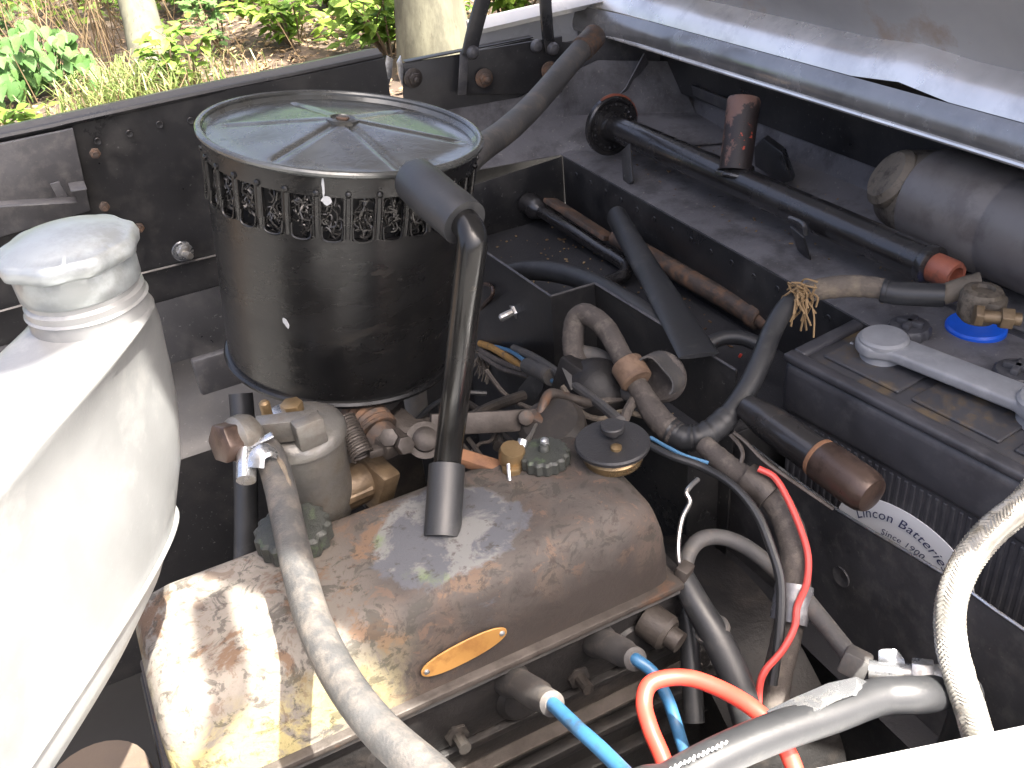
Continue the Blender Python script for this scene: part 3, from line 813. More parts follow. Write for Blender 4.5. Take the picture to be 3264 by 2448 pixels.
# two knurled hold-down nuts
for i, (p, s) in enumerate((((0.0574, 0.5133, 0.0755), 1.0), ((0.2373, 0.4981, 0.0755), 0.72))):
    g = g_lathe([(0.022 * s, 0.0), (0.0245 * s, 0.002), (0.0245 * s, 0.013 * s), (0.022 * s, 0.0155 * s), (0.009 * s, 0.0165 * s), (0.006 * s, 0.0165 * s), (0.0055 * s, 0.020 * s), (0.004 * s, 0.022 * s), (0.0, 0.0222 * s)], p, (0, 0, 1), 96, 16, 0.045, 0.0215 * s)
    kn = part('knurled_nut', g, 'knurl', eng)
    part('nut_tip', g_lathe([(0.0045 * s, 0.0165 * s), (0.0042 * s, 0.025 * s), (0.002 * s, 0.0265 * s), (0, 0.0266 * s)], Vector(p) + Vector((0.003 * s, 0.004 * s, 0)), (0, 0, 1), 12), 'zinc', kn)

# ================================================================== breather hose to air filter
br = root('breather_pipe', 'glossy black breather pipe with rubber sleeves from rocker cover to air filter', 'pipe', (0.1471, 0.4736, 0.0755))
_a, _b = Vector((0.1452, 0.4709, 0.0752)), Vector((0.1650, 0.4998, 0.1039))
_s = (_b - _a).normalized()
part('rubber_sleeve', join(g_tube([_a - _s * 0.004, _a, _a.lerp(_b, 0.5), _b - _s * 0.001], 0.0124, 24, 4)), 'rubber', br)
part('metal_pipe', g_tube([_a.lerp(_b, 0.6), (0.1650, 0.4998, 0.1039), (0.1793, 0.4962, 0.1687), (0.1918, 0.4944, 0.2257), (0.1988, 0.4955, 0.2519), (0.2012, 0.4973, 0.2596), (0.2025, 0.5041, 0.2646), (0.2012, 0.5151, 0.2684), (0.1995, 0.5281, 0.2711)], 0.0094, 24, 6), 'pipe', br)
part('rubber_sleeve', g_tube([(0.1972, 0.5707, 0.2748), (0.1974, 0.5518, 0.2738), (0.1988, 0.5337, 0.2712), (0.2007, 0.5195, 0.2688), (0.2024, 0.5090, 0.2659)], [0.0150, 0.0153, 0.0153, 0.0153, 0.0150], 28, 6), 'rubber', br)

# ================================================================== air filter
FB, FT = Vector((0.1542, 0.7000, 0.0964)), Vector((0.1886, 0.6920, 0.2827))
flt = root('air_filter', 'tall round black air filter canister with slotted band under its ribbed lid', 'air filter', FB)
def air_filter():
    A = (FT - FB)
    H = A.length
    A.normalize()
    u = Vector((1, 0, 0))
    u = (u - A * u.dot(A)).normalized()
    w_ = A.cross(u)
    RB, RT = 0.0895, 0.1010
    NS = 30
    seg = NS * 7
    def rad(h): return RB + (RT - RB) * (h / H)
    rows = [0.0, 0.05, 0.2, 0.4, 0.55, 0.70, 0.733, 0.737, 0.755, 0.79, 0.82, 0.85, 0.885, 0.900, 0.904, 0.95, 0.985]
    V, Q = [], []
    def pt(a, h, r): return FB + A * h + (u * math.cos(a) + w_ * math.sin(a)) * r
    for f in rows:
        for k in range(seg):
            V.append(pt(2 * math.pi * (k + 0.0) / seg, f * H, rad(f * H)))
    def window(i, k):
        return 0.734 < rows[i] and rows[i + 1] < 0.902 and (k % 7) > 1
    for i in range(len(rows) - 1):
        for k in range(seg):
            if window(i, k):
                continue
            a, b = i * seg + k, i * seg + (k + 1) % seg
            Q.append((a, b, b + seg, a + seg))
    # inward returns of each opening so that the sheet has thickness
    o = len(V)
    for f in rows:
        for k in range(seg):
            V.append(pt(2 * math.pi * k / seg, f * H, rad(f * H) - 0.0028))
    for i in range(len(rows) - 1):
        for k in range(seg):
            if not window(i, k):
                continue
            for (i2, k2, e) in ((i - 1, k, (i * seg + k, i * seg + (k + 1) % seg)), (i + 1, k, ((i + 1) * seg + k, (i + 1) * seg + (k + 1) % seg)), (i, (k - 1) % seg, (i * seg + k, (i + 1) * seg + k)), (i, (k + 1) % seg, (i * seg + (k + 1) % seg, (i + 1) * seg + (k + 1) % seg))):
                if not window(i2, k2):
                    Q.append((e[0], e[1], o + e[1], o + e[0]))
    part('canister', (V, Q), 'can', flt, 40)
    part('drum', g_lathe([(rad(0.68 * H) - 0.009, 0.68 * H), (rad(0.96 * H) - 0.009, 0.96 * H)], FB, A, 48), 'dark', flt)
    # pressed ribs and bright lower lips of the slots
    for k in range(NS):
        a = 2 * math.pi * (k * 7 + 4.5) / seg
        da = 2 * math.pi * 2.35 / seg
        h0 = 0.737 * H
        lip = [pt(a - da * 1.0, h0 + 0.010, rad(h0) + 0.0006), pt(a - da * 0.95, h0 + 0.002, rad(h0) + 0.0012), pt(a - da * 0.5, h0 - 0.0002, rad(h0) + 0.0014), pt(a, h0 - 0.0006, rad(h0) + 0.0014), pt(a + da * 0.5, h0 - 0.0002, rad(h0) + 0.0014), pt(a + da * 0.95, h0 + 0.002, rad(h0) + 0.0012), pt(a + da, h0 + 0.010, rad(h0) + 0.0006)]
        part('slot_lip', g_tube(lip, 0.0008, 5, 2), 'can', flt)
        ar = 2 * math.pi * (k * 7 + 1.0) / seg
        part('slot_rib', join(g_tube([pt(ar, 0.742 * H, rad(0.742 * H) - 0.0012), pt(ar, 0.82 * H, rad(0.82 * H) - 0.0006), pt(ar, 0.90 * H, rad(0.90 * H) - 0.0012)], 0.0022, 6, 3), g_lathe([(0.0024, -0.001), (0.0022, 0.0012), (0.001, 0.002), (0, 0.0021)], pt(ar, 0.912 * H, rad(0.912 * H)), (u * math.cos(ar) + w_ * math.sin(ar)), 8)), 'can', flt)
    # tangled wire gauze behind the slots
    rnd = random.Random(11)
    gs = []
    for k in range(NS):
        a0 = 2 * math.pi * (k * 7 + 2) / seg
        a1 = 2 * math.pi * (k * 7 + 7) / seg
        for q in range(24):
            h = rnd.uniform(0.75, 0.89) * H
            a = rnd.uniform(a0 + 0.01, a1 - 0.01)
            ph, rr = rnd.uniform(0, 6.28), rnd.uniform(0.0022, 0.0055)
            loop = []
            nl = rnd.choice((4, 5, 6))
            for s in range(nl):
                t = ph + s * rnd.uniform(0.7, 1.2)
                loop.append(pt(a + math.cos(t) * rr / 0.1, h + math.sin(t) * rr * 1.3, rad(h) - 0.0042 + rnd.uniform(-0.002, 0.002)))
            gs.append(g_tube(loop, 0.00065, 4, 3))
    part('wire_gauze', join(*gs), 'gauze', flt)
    # rims
    def ringpts(h, r): return [pt(2 * math.pi * k / 72, h, r) for k in range(73)]
    part('canister_rim', g_tube(ringpts(0.004, RB + 0.0008), 0.0032, 8, 1, straight=True), 'can', flt)
    part('lid_rim', g_tube(ringpts(0.985 * H, RT + 0.0008), 0.0027, 10, 1, straight=True), 'lid', flt)
    part('pan', g_lathe([(0.0, 0.003), (0.06, 0.001), (RB, 0.002)], FB, A, 48), 'can', flt)
    # lid with five pressed steps running from the boss
    NR, NA = 22, 240
    V, Q = [], []
    az0 = math.radians(-112)
    for i in range(NR + 1):
        f = i / NR
        r = RT * f
        for k in range(NA):
            a = 2 * math.pi * k / NA
            m = (a - az0 + math.pi / 6) % (math.pi / 3) - math.pi / 6
            hexd = f * math.cos(m) / 0.80
            h = 0.0125 * max(0.0, 1 - max(hexd, 0.10))
            if f < 0.82:
                h -= 0.0019 * math.exp(-((abs(m) - math.pi / 6) * f / 0.034) ** 2) * min(1, f * 6)
            h += 0.0045 * max(0, (f - 0.955) / 0.045)
            V.append(pt(a, 0.966 * H + h, max(r, 1e-4)))
    for i in range(NR):
        for k in range(NA):
            a, b = i * NA + k, i * NA + (k + 1) % NA
            Q.append((a, b, b + NA, a + NA))
    ld = part('lid', (V, Q), 'lid', flt, 14)
    top = FB + A * (0.966 * H + 0.0108)
    part('lid_boss', join(g_lathe([(0.0125, -0.004), (0.0118, 0.0012), (0.0090, 0.0020), (0.0080, 0.0004), (0, 0.0002)], top, A, 28)), 'lid', ld)
    part('lid_nut', g_hex(top + A * 0.0004, A, 0.005, 0.002), 'rusty', ld)
    # paint chips showing white
    for (px, sx, sy, rz) in (((0.1290, 0.5676, 0.2668), 0.0034, 0.0030, 0.3), ((0.1306, 0.5735, 0.2761), 0.0009, 0.0065, 0.05), ((0.0883, 0.6102, 0.1763), 0.0018, 0.0040, 0.5)):
        P = Vector(px)
        h = (P - FB).dot(A)
        rv = (P - FB - A * h)
        rv.normalize()
        tv = A.cross(rv)
        pr = rad(h) + 0.0004
        c = FB + A * h + rv * pr
        poly = []
        rr = random.Random(5)
        for k in range(11):
            t = 2 * math.pi * k / 11
            q = rr.uniform(0.7, 1.15)
            dx, dy = math.cos(t) * sx * q, math.sin(t) * sy * q
            dx, dy = dx * math.cos(rz) - dy * math.sin(rz), dx * math.sin(rz) + dy * math.cos(rz)
            poly.append(c + tv * dx + A * dy - rv * (dx * dx / (2 * pr)))
        part('paint_chip', g_prism(poly, rv * 0.0005), 'lilac', flt)
air_filter()

# ================================================================== radiator
rad_ = root('radiator', 'grey radiator header tank with fluted alloy filler cap at the left', 'radiator', (-0.10, 0.45, -0.40))
def radiator():
    top = Vector((-0.0118, 0.4686, 0.3356))
    n = Vector((0.8, -0.6, 0))
    e = Vector((0.6, 0.8, 0))
    ax0 = Vector((top.x, top.y, 0))
    # z, right edge, left edge, half thickness, centre offset, squareness
    secs = [(0.052, -0.110, -0.36, 0.020, -0.020, 3.0), (0.053, -0.085, -0.385, 0.030, -0.018, 3.4), (0.058, -0.050, -0.395, 0.036, -0.016, 3.6), (0.068, -0.018, -0.40, 0.038, -0.015, 3.6), (0.084, 0.008, -0.40, 0.0395, -0.015, 3.6),
            (0.116, 0.036, -0.40, 0.041, -0.015, 3.6), (0.150, 0.049, -0.395, 0.0415, -0.014, 3.6), (0.178, 0.054, -0.38, 0.041, -0.013, 3.5), (0.198, 0.0555, -0.345, 0.040, -0.011, 3.3), (0.212, 0.0545, -0.33, 0.040, -0.008, 3.1), (0.222, 0.0520, -0.295, 0.0395, -0.005, 2.8), (0.229, 0.0485, -0.23, 0.039, -0.002, 2.5), (0.2335, 0.0445, -0.14, 0.0385, 0.0, 2.2), (0.2365, 0.0395, -0.055, 0.0375, 0.0, 2.0), (0.240, 0.0352, -0.0352, 0.0352, 0.0, 2.0)]
    secs = [(0.5 + (z - 0.5) * 0.8, er * 0.8, el * 0.8, h * 0.8, oc * 0.8, p) for (z, er, el, h, oc, p) in secs]
    V, Q = [], []
    N = 72
    for (z, er, el, h, oc, p) in secs:
        ce, he = (er + el) / 2, (er - el) / 2
        for k in range(N):
            t = 2 * math.pi * k / N
            cs, sn = math.cos(t), math.sin(t)
            xe = ce + he * math.copysign(abs(cs) ** (2 / p), cs)
            xn = oc + h * math.copysign(abs(sn) ** (2 / p), sn)
            V.append(ax0 + e * xe + n * xn + Vector((0, 0, z)))
    for i in range(len(secs) - 1):
        for k in range(N):
            a, b = i * N + k, i * N + (k + 1) % N
            Q.append((a, b, b + N, a + N))
    Q.append(tuple(range(N)))
    part('header_tank', (V, Q), 'tank', rad_, 60)
    seam = []
    z, er, el, h, oc, p = secs[4]
    for k in range(N + 1):
        t = 2 * math.pi * k / N
        cs, sn = math.cos(t), math.sin(t)
        seam.append(ax0 + e * ((er + el) / 2 + ((er - el) / 2 + 0.0012) * math.copysign(abs(cs) ** (2 / p), cs)) + n * (oc + (h + 0.0012) * math.copysign(abs(sn) ** (2 / p), sn)) + Vector((0, 0, z)))
    part('tank_seam', g_tube(seam, 0.0014, 8, 1, straight=True), 'tank', rad_)
    part('radiator_core', g_box((-0.215, 0.36, -0.12), (0.06, 0.36, 0.55), (0, 0, 0), 0.004), 'oily_dark', rad_)
    # filler neck and cap
    ax = Vector((0.0, 0.0, 1))
    base = top - ax * 0.0476
    part('filler_neck', g_lathe([(0.02816, 0.00000), (0.02816, 0.00432), (0.02776, 0.00720), (0.02776, 0.01008), (0.02880, 0.01080), (0.02776, 0.01192), (0.02776, 0.01512), (0.02624, 0.01656), (0.02624, 0.02880)], base, ax, 56), 'tank', rad_)
    cp = part('filler_cap', g_lathe([(0.02624, 0.01872), (0.02776, 0.01984), (0.02808, 0.02880), (0.02736, 0.03208), (0.02880, 0.03344), (0.03112, 0.03456), (0.03184, 0.03816), (0.03064, 0.04144), (0.02880, 0.04248), (0.02776, 0.04232), (0.02448, 0.04432), (0.01584, 0.04664), (0.00720, 0.04752), (0.00000, 0.04768)], base, ax, 120, 9, 0.030, 0.02835), 'cap', rad_, 60)
radiator()

# ================================================================== fuel hose in front
hz = root('fuel_hose', 'thick fabric fuel hose curving from the carburettor towards the bottom edge', 'hose', (0.0492, 0.4584, 0.1115))
part('hose', g_tube([(0.0544, 0.5507, 0.1352), (0.0579, 0.5313, 0.1358), (0.0558, 0.5048, 0.1300), (0.0512, 0.4734, 0.1249), (0.0462, 0.4383, 0.1181), (0.0421, 0.3957, 0.1139), (0.0433, 0.3518, 0.1132), (0.0492, 0.3120, 0.1157), (0.0594, 0.2773, 0.1188), (0.0730, 0.2482, 0.1136), (0.135, 0.215, 0.05), (0.165, 0.20, -0.03), (0.17, 0.21, -0.16), (0.15, 0.26, -0.30)], 0.0098, 20, 8), 'hose', hz)
part('frayed_edge', g_tube([(0.0598, 0.5241, 0.1433), (0.0613, 0.5082, 0.1401), (0.0605, 0.4911, 0.1337), (0.0597, 0.4816, 0.1290)], 0.0012, 5, 5, 0.9), 'cloth', hz)

# ================================================================== carburettor (float chamber, banjo and clip) behind the cover
carb = root('carburettor', 'dirty alloy carburettor float chamber with hex banjo bolt under the air filter', 'carburettor', (0.0696, 0.5491, 0.0686))
def carburettor():
    top = Vector((0.0848, 0.5642, 0.1273))
    ax = Vector((0, 0, 1))
    part('float_chamber', g_lathe([(0.019, -0.080), (0.024, -0.074), (0.0275, -0.056), (0.0295, -0.012), (0.0305, -0.008)], top, ax, 40), 'alu', carb)
    part('chamber_lid', g_lathe([(0.0305, -0.008), (0.0322, -0.007), (0.0324, -0.003), (0.0308, 0.001), (0.027, 0.004), (0.020, 0.006), (0.0, 0.007)], top, ax, 40), 'alu', carb)
    part('lid_bridge', join(g_bar((0.0570, 0.5545, 0.1424), (0.0948, 0.5382, 0.1427), 0.012, 0.016), g_box((0.0867, 0.5355, 0.1412), (0.020, 0.012, 0.020), (0, 0, 0.1), 0.002)), 'alu', carb)
    part('lid_bolt', g_hex((0.0857, 0.5755, 0.1347), (0, 0, 1), 0.008, 0.007), 'brass', carb)
    part('lid_washer', g_lathe([(0.011, 0), (0.011, 0.002), (0.008, 0.003)], (0.0812, 0.5787, 0.1327), (0.1, 0, 1), 20), 'zinc', carb)
    part('tickler_pin', g_lathe([(0.0038, 0), (0.0036, 0.012), (0.002, 0.0135), (0, 0.0137)], (0.0675, 0.5682, 0.1407), (0, 0, 1), 14), 'brass', carb)
    a, b = Vector((0.0523, 0.5474, 0.1441)), Vector((0.0400, 0.5428, 0.1483))
    d = (b - a).normalized()
    part('banjo', g_lathe([(0.010, -0.010), (0.0145, -0.006), (0.016, 0.000), (0.0150, 0.006), (0.0105, 0.010)], (a + b) / 2 + d * 0.0, d, 30), 'alu', carb)
    part('banjo_bolt', g_hex(b - d * 0.001, d, 0.0135, 0.012, 0.0015), 'copper_brown', carb)
    k1, k2 = Vector((0.0450, 0.5325, 0.1442)), Vector((0.0382, 0.5141, 0.1359))
    part('hose_clip', join(g_tube([k1, k2], 0.0062, 18, 6), g_bar((0.0468, 0.5316, 0.1477), (0.0634, 0.5316, 0.1507), 0.006, 0.0016), g_tube([(0.0456, 0.5126, 0.1439), (0.0489, 0.5162, 0.1493), (0.0552, 0.5180, 0.1502), (0.0590, 0.5195, 0.1455)], 0.0030, 8, 6, flatten=2.0)), 'zinc', carb)
    part('inlet_arm', join(g_tube([(0.0901, 0.5631, 0.0643), (0.1156, 0.5651, 0.0645), (0.1336, 0.5700, 0.0642)], [0.017, 0.016, 0.014], 16, 6), g_box((0.1294, 0.5631, 0.0611), (0.018, 0.03, 0.036), (0.3, 0.2, 0.4), 0.004), g_tube([(0.0915, 0.5503, 0.0654), (0.1227, 0.5550, 0.0639)], 0.006, 10)), 'bronze', carb)
    part('choke_body', join(g_lathe([(0.034, -0.03), (0.034, 0.05), (0.030, 0.055), (0.030, 0.075)], (0.165, 0.70, -0.005), (0, 0, 1), 32), g_box((0.165, 0.68, -0.01), (0.06, 0.06, 0.05), (0, 0, 0), 0.006)), 'oily_dark', carb)
    part('sheathed_plunger', join(g_tube([(0.1411, 0.6302, 0.0808), (0.1460, 0.6131, 0.0779), (0.1476, 0.6034, 0.0743)], 0.017, 20, 6, rings=0.05), g_tube([(0.1476, 0.6034, 0.0743), (0.1513, 0.5920, 0.0697)], 0.013, 16)), 'rusty', carb)
carburettor()

def g_coil(a, b, R_, turns, wire, per=12):
    a, b = Vector(a), Vector(b)
    d = (b - a).normalized()
    u = d.orthogonal().normalized()
    w_ = d.cross(u)
    n = int(turns * per)
    pts = [a + (b - a) * (i / n) + (u * math.cos(2 * math.pi * i / per) + w_ * math.sin(2 * math.pi * i / per)) * R_ for i in range(n + 1)]
    return g_tube(pts, wire, 6, 1, straight=True)

# throttle linkage
lk = root('throttle_linkage', 'greasy throttle linkage of flat bars, spring and ball joint behind the rocker cover', 'linkage', (0.1683, 0.5833, 0.0494))
part('return_spring', g_coil((0.1192, 0.5783, 0.1133), (0.1213, 0.5521, 0.0958), 0.0080, 15, 0.0011), 'oily', lk)
part('lever', join(g_bar((0.1264, 0.5554, 0.0945), (0.1498, 0.5558, 0.0911), 0.008, 0.006), g_bar((0.1469, 0.5587, 0.0934), (0.1842, 0.5600, 0.0816), 0.014, 0.006)), 'oily', lk)
part('pivot_clamp', join(g_box((0.1460, 0.5585, 0.0927), (0.022, 0.016, 0.012), (0.2, 0.1, 0.3), 0.002), g_hex((0.1439, 0.5550, 0.1011), (-0.3, -0.6, 0.5), 0.007, 0.006), g_hex((0.1500, 0.5467, 0.0968), (0.2, -0.8, 0.4), 0.007, 0.006)), 'oily', lk)
part('pivot_bolt', join(g_lathe([(0.014, 0), (0.014, 0.002), (0.0095, 0.0025), (0.0092, 0.006), (0.006, 0.0085), (0, 0.009)], (0.1686, 0.5529, 0.0894), (-0.1, -0.65, 0.75), 24)), 'oily', lk)
part('plate', g_prism([(0.1626, 0.6161, 0.0740), (0.1767, 0.6237, 0.0751), (0.1824, 0.6106, 0.0693), (0.1956, 0.6097, 0.0670), (0.1952, 0.5975, 0.0586), (0.1734, 0.5961, 0.0616), (0.1660, 0.6010, 0.0639)], (0.0, 0.004, -0.002), 0.0008), 'oily', lk)
part('cross_bar', g_bar((0.1857, 0.5878, 0.0758), (0.2767, 0.5722, 0.0548), 0.006, 0.017, (0, 0.45, 1)), 'oily', lk)
part('bar_clamp', join(g_box((0.2710, 0.5705, 0.0581), (0.022, 0.014, 0.014), (0.2, 0, 0.5), 0.002), g_lathe([(0.0065, 0), (0.006, 0.004), (0.003, 0.0055), (0, 0.0056)], (0.2579, 0.5704, 0.0646), (-0.2, -0.8, 0.5), 16)), 'oily', lk)
part('cranked_rod', g_tube([(0.2699, 0.5703, 0.0608), (0.2754, 0.5743, 0.0662), (0.2830, 0.5800, 0.0699), (0.2898, 0.5826, 0.0686), (0.3026, 0.5837, 0.0595), (0.3207, 0.5806, 0.0480)], 0.0042, 12, 6), 'oily', lk)
part('arm', g_bar((0.1839, 0.5340, 0.0812), (0.2131, 0.5125, 0.0688), 0.010, 0.009, (0, -0.3, 1)), 'rust_orange', lk)
part('ball_joint', join(g_lathe([(0.007, -0.010), (0.0092, -0.006), (0.0098, 0.002), (0.0085, 0.006), (0, 0.0065)], (0.2169, 0.5089, 0.0846), (0.1, -0.2, 1), 24)), 'brass', lk)
part('joint_nut', g_hex((0.2134, 0.5027, 0.0735), (0, 0, 1), 0.0075, 0.007), 'brass', lk)
part('split_pin', g_tube([(0.2101, 0.5012, 0.0842), (0.2079, 0.4970, 0.0805), (0.2067, 0.4941, 0.0756)], 0.0013, 6), 'zinc', lk)
part('thin_rod', g_tube([(0.2236, 0.5120, 0.0839), (0.2328, 0.5192, 0.0814), (0.2438, 0.5314, 0.0779), (0.2559, 0.5478, 0.0718)], [0.0030, 0.0026, 0.0016, 0.0014], 8), 'alu', lk)
part('rod_end', g_hex((0.2253, 0.5105, 0.0866), (0.5, 0.4, 0.6), 0.004, 0.006), 'zinc', lk)
part('rod', g_tube([(0.2178, 0.6214, 0.0421), (0.2572, 0.6386, 0.0356), (0.2952, 0.6534, 0.0249)], 0.0050, 10), 'oily_dark', lk)
part('rod', g_tube([(0.2070, 0.5810, 0.0518), (0.2061, 0.5443, 0.0543)], 0.002, 6), 'oily_dark', lk)
part('rod', g_tube([(0.2125, 0.5814, 0.0557), (0.2117, 0.5404, 0.0523)], 0.002, 6), 'oily_dark', lk)
part('rod', g_tube([(0.2423, 0.5976, 0.0419), (0.2348, 0.5753, 0.0425)], 0.005, 8), 'oily_dark', lk)
# starter / distributor lumps in the gloom behind
solo('coil_canister', 'dark rounded metal canister half hidden behind the knurled nut', 'canister', g_lathe([(0.024, 0), (0.027, 0.004), (0.027, 0.05), (0.022, 0.056), (0.01, 0.058)], (0.2873, 0.5678, 0.0089), (-0.25, -0.15, 1), 28), 'oily_dark')

# ================================================================== wiring behind the filter
hn = root('wiring_loom', 'brown, black and pale blue wires taped together behind the breather pipe', 'wires', (0.3600, 0.8258, -0.0561))
def wires():
    part('brown_wire', g_tube([(0.3720, 0.9317, -0.0838), (0.3680, 0.8851, -0.0658), (0.3620, 0.8306, -0.0485), (0.3550, 0.7734, -0.0300), (0.3500, 0.7364, -0.0160)], 0.0042, 10), MAT('tan_wire', (0.30, 0.17, 0.05), wear=(0.14, 0.09, 0.05), scale=90, rough=0.6), hn)
    part('brown_wire', g_tube([(0.3680, 0.9216, -0.0877), (0.3620, 0.8548, -0.0657), (0.3520, 0.7731, -0.0316)], 0.0034, 8), 'loom', hn)
    part('blue_wire', g_tube([(0.3700, 0.8825, -0.0628), (0.3640, 0.8249, -0.0393), (0.3520, 0.7602, -0.0165), (0.3460, 0.7128, -0.0042), (0.3400, 0.6636, 0.0125)], 0.0022, 8), 'blue_wire', hn)
    part('black_wire', g_tube([(0.3660, 0.9208, -0.0911), (0.3600, 0.8457, -0.0694), (0.3500, 0.7531, -0.0270)], 0.0036, 8), 'loom', hn)
    part('black_wire', g_tube([(0.3700, 0.8313, -0.0399), (0.3600, 0.7648, -0.0134), (0.3500, 0.7045, 0.0076), (0.3400, 0.6494, 0.0252), (0.3250, 0.5742, 0.0517), (0.3100, 0.5139, 0.0738)], 0.0042, 10), 'rubber_dusty', hn)
    part('tape_wrap', g_tube([(0.3520, 0.7607, -0.0195), (0.3480, 0.7234, -0.0057), (0.3440, 0.6920, 0.0060)], 0.0085, 12), 'rubber_dusty', hn)
    part('loose_tape', g_sheet([[(0.3450, 0.7336, -0.0084), (0.3430, 0.7132, 0.0004), (0.3420, 0.7015, 0.0032)], [(0.3380, 0.7580, -0.0409), (0.3340, 0.7273, -0.0254), (0.3380, 0.7018, -0.0113)], [(0.3360, 0.7654, -0.0569), (0.3320, 0.7341, -0.0412), (0.3360, 0.7118, -0.0268)], [(0.3350, 0.7653, -0.0669), (0.3330, 0.7502, -0.0632), (0.3350, 0.7330, -0.0485)]], 0.0008), 'rubber', hn)
    rnd = random.Random(4)
    gs = []
    for i in range(34):
        p = Vector((0.3680, 0.9204, -0.0936)) + Vector((rnd.uniform(-0.006, 0.004), rnd.uniform(-0.012, 0.016), rnd.uniform(-0.016, 0.010)))
        q = p + Vector((rnd.uniform(-0.006, 0.006), rnd.uniform(-0.01, 0.01), rnd.uniform(-0.028, -0.006)))
        gs.append(g_tube([p, (p + q) / 2 + Vector((0.003, 0, 0)), q], 0.0009, 4, 3))
    part('frayed_braid', join(*gs), 'cloth', hn)
wires()
solo('bent_wire_hook', 'short coppery bent wire hook on the bulkhead beside the filter', 'wire', g_tube([(0.3750, 0.9206, -0.0021), (0.3750, 0.9010, 0.0079), (0.3720, 0.8768, 0.0138), (0.3700, 0.8772, 0.0040), (0.3720, 0.9029, -0.0167), (0.3750, 0.9235, -0.0346)], 0.0024, 8), 'copper_brown')

# ================================================================== heavy loom: grey-brown cable looping over the bulkhead grommet
bc = root('battery_cable', 'thick black battery cable with frayed cloth braid looping down from the battery', 'cable', (0.3899, 0.5298, 0.0188))
part('cloth_sleeve', g_tube([(0.5813, 0.5239, 0.0963), (0.5717, 0.5342, 0.0975), (0.5585, 0.5474, 0.0969), (0.5411, 0.5587, 0.0949), (0.5269, 0.5635, 0.0928)], [0.0088, 0.0092, 0.0096, 0.0096, 0.0085], 18, 8, 0.06), 'cloth', bc)
part('black_core', g_tube([(0.5354, 0.5607, 0.0941), (0.5190, 0.5636, 0.0917), (0.5013, 0.5606, 0.0839), (0.4833, 0.5526, 0.0724), (0.4672, 0.5427, 0.0611), (0.4481, 0.5327, 0.0481), (0.4291, 0.5258, 0.0375), (0.4109, 0.5211, 0.0287), (0.3973, 0.5211, 0.0239)], [0.0082, 0.0082, 0.0085, 0.0088, 0.0090, 0.0090, 0.0090, 0.0092, 0.0095], 20, 8), 'rubber', bc)
part('taped_bend', g_tube([(0.4171, 0.5221, 0.0322), (0.4034, 0.5201, 0.0263), (0.3896, 0.5218, 0.0220), (0.3785, 0.5299, 0.0210), (0.3735, 0.5405, 0.0237)], [0.0102, 0.0108, 0.0108, 0.0112, 0.0112], 18, 8, 0.10), 'rubber', bc)
part('dusty_run', g_tube([(0.3756, 0.5343, 0.0219), (0.3721, 0.5492, 0.0261), (0.3721, 0.5655, 0.0307), (0.3740, 0.5809, 0.0354), (0.3759, 0.5966, 0.0404), (0.3778, 0.6112, 0.0476), (0.3786, 0.6241, 0.0536)], [0.0112, 0.0110, 0.0104, 0.0094, 0.0092, 0.0090, 0.0088], 18, 8, 0.07), 'loom', bc)
part('cable_loop', g_tube([(0.3783, 0.6177, 0.0498), (0.3797, 0.6333, 0.0581), (0.3797, 0.6483, 0.0665), (0.3780, 0.6625, 0.0709), (0.3742, 0.6773, 0.0711), (0.3677, 0.6819, 0.0644), (0.3612, 0.6767, 0.0530), (0.3562, 0.6674, 0.0421), (0.3526, 0.6523, 0.0314)], [0.0092, 0.0094, 0.0096, 0.0096, 0.0098, 0.0098, 0.010, 0.010, 0.0098], 18, 8, 0.06), 'loom', bc)
part('cable_branch', g_tube([(0.3623, 0.6659, 0.0383), (0.3739, 0.6527, 0.0359), (0.3780, 0.6335, 0.0296), (0.3750, 0.6121, 0.0250), (0.3769, 0.5927, 0.0263)], 0.0088, 14, 8), 'rubber_dusty', bc)
part('tan_collar', g_lathe([(0.0135, 0.0), (0.0145, 0.0015), (0.0145, 0.019), (0.0128, 0.0205)], (0.3750, 0.6095, 0.0528), Vector((0.3743, 0.5848, 0.0412)) - Vector((0.3750, 0.6095, 0.0528)), 28), 'tan', bc)
rnd = random.Random(9)
_f = []
_c0 = Vector((0.5176, 0.5588, 0.0951))
for i in range(60):
    a = rnd.uniform(0, 6.28)
    p = _c0 + Vector((rnd.uniform(-0.004, 0.006), rnd.uniform(-0.010, 0.008), rnd.uniform(-0.004, 0.010)))
    q = p + Vector((rnd.uniform(-0.012, 0.008), rnd.uniform(-0.014, 0.010), rnd.uniform(-0.030, -0.002) if i % 4 else rnd.uniform(0, 0.010)))
    mid = (p + q) / 2 + Vector((rnd.uniform(-0.005, 0.002), rnd.uniform(-0.005, 0.005), 0.004))
    _f.append(g_tube([p, mid, q], 0.0009, 4, 3))
part('frayed_threads', join(*_f), 'hemp', bc)
part('shrink_sleeve', join(g_tube([(0.5767, 0.5260, 0.0964), (0.5854, 0.5140, 0.0957), (0.6084, 0.4895, 0.0973)], 0.0098, 20, 6), g_lathe([(0.0094, 0), (0.0104, 0.001), (0.0104, 0.004), (0.0096, 0.005)], (0.5767, 0.5260, 0.0964), Vector((0.5854, 0.5140, 0.0957)) - Vector((0.5767, 0.5260, 0.0964)), 20)), 'rubber', bc)
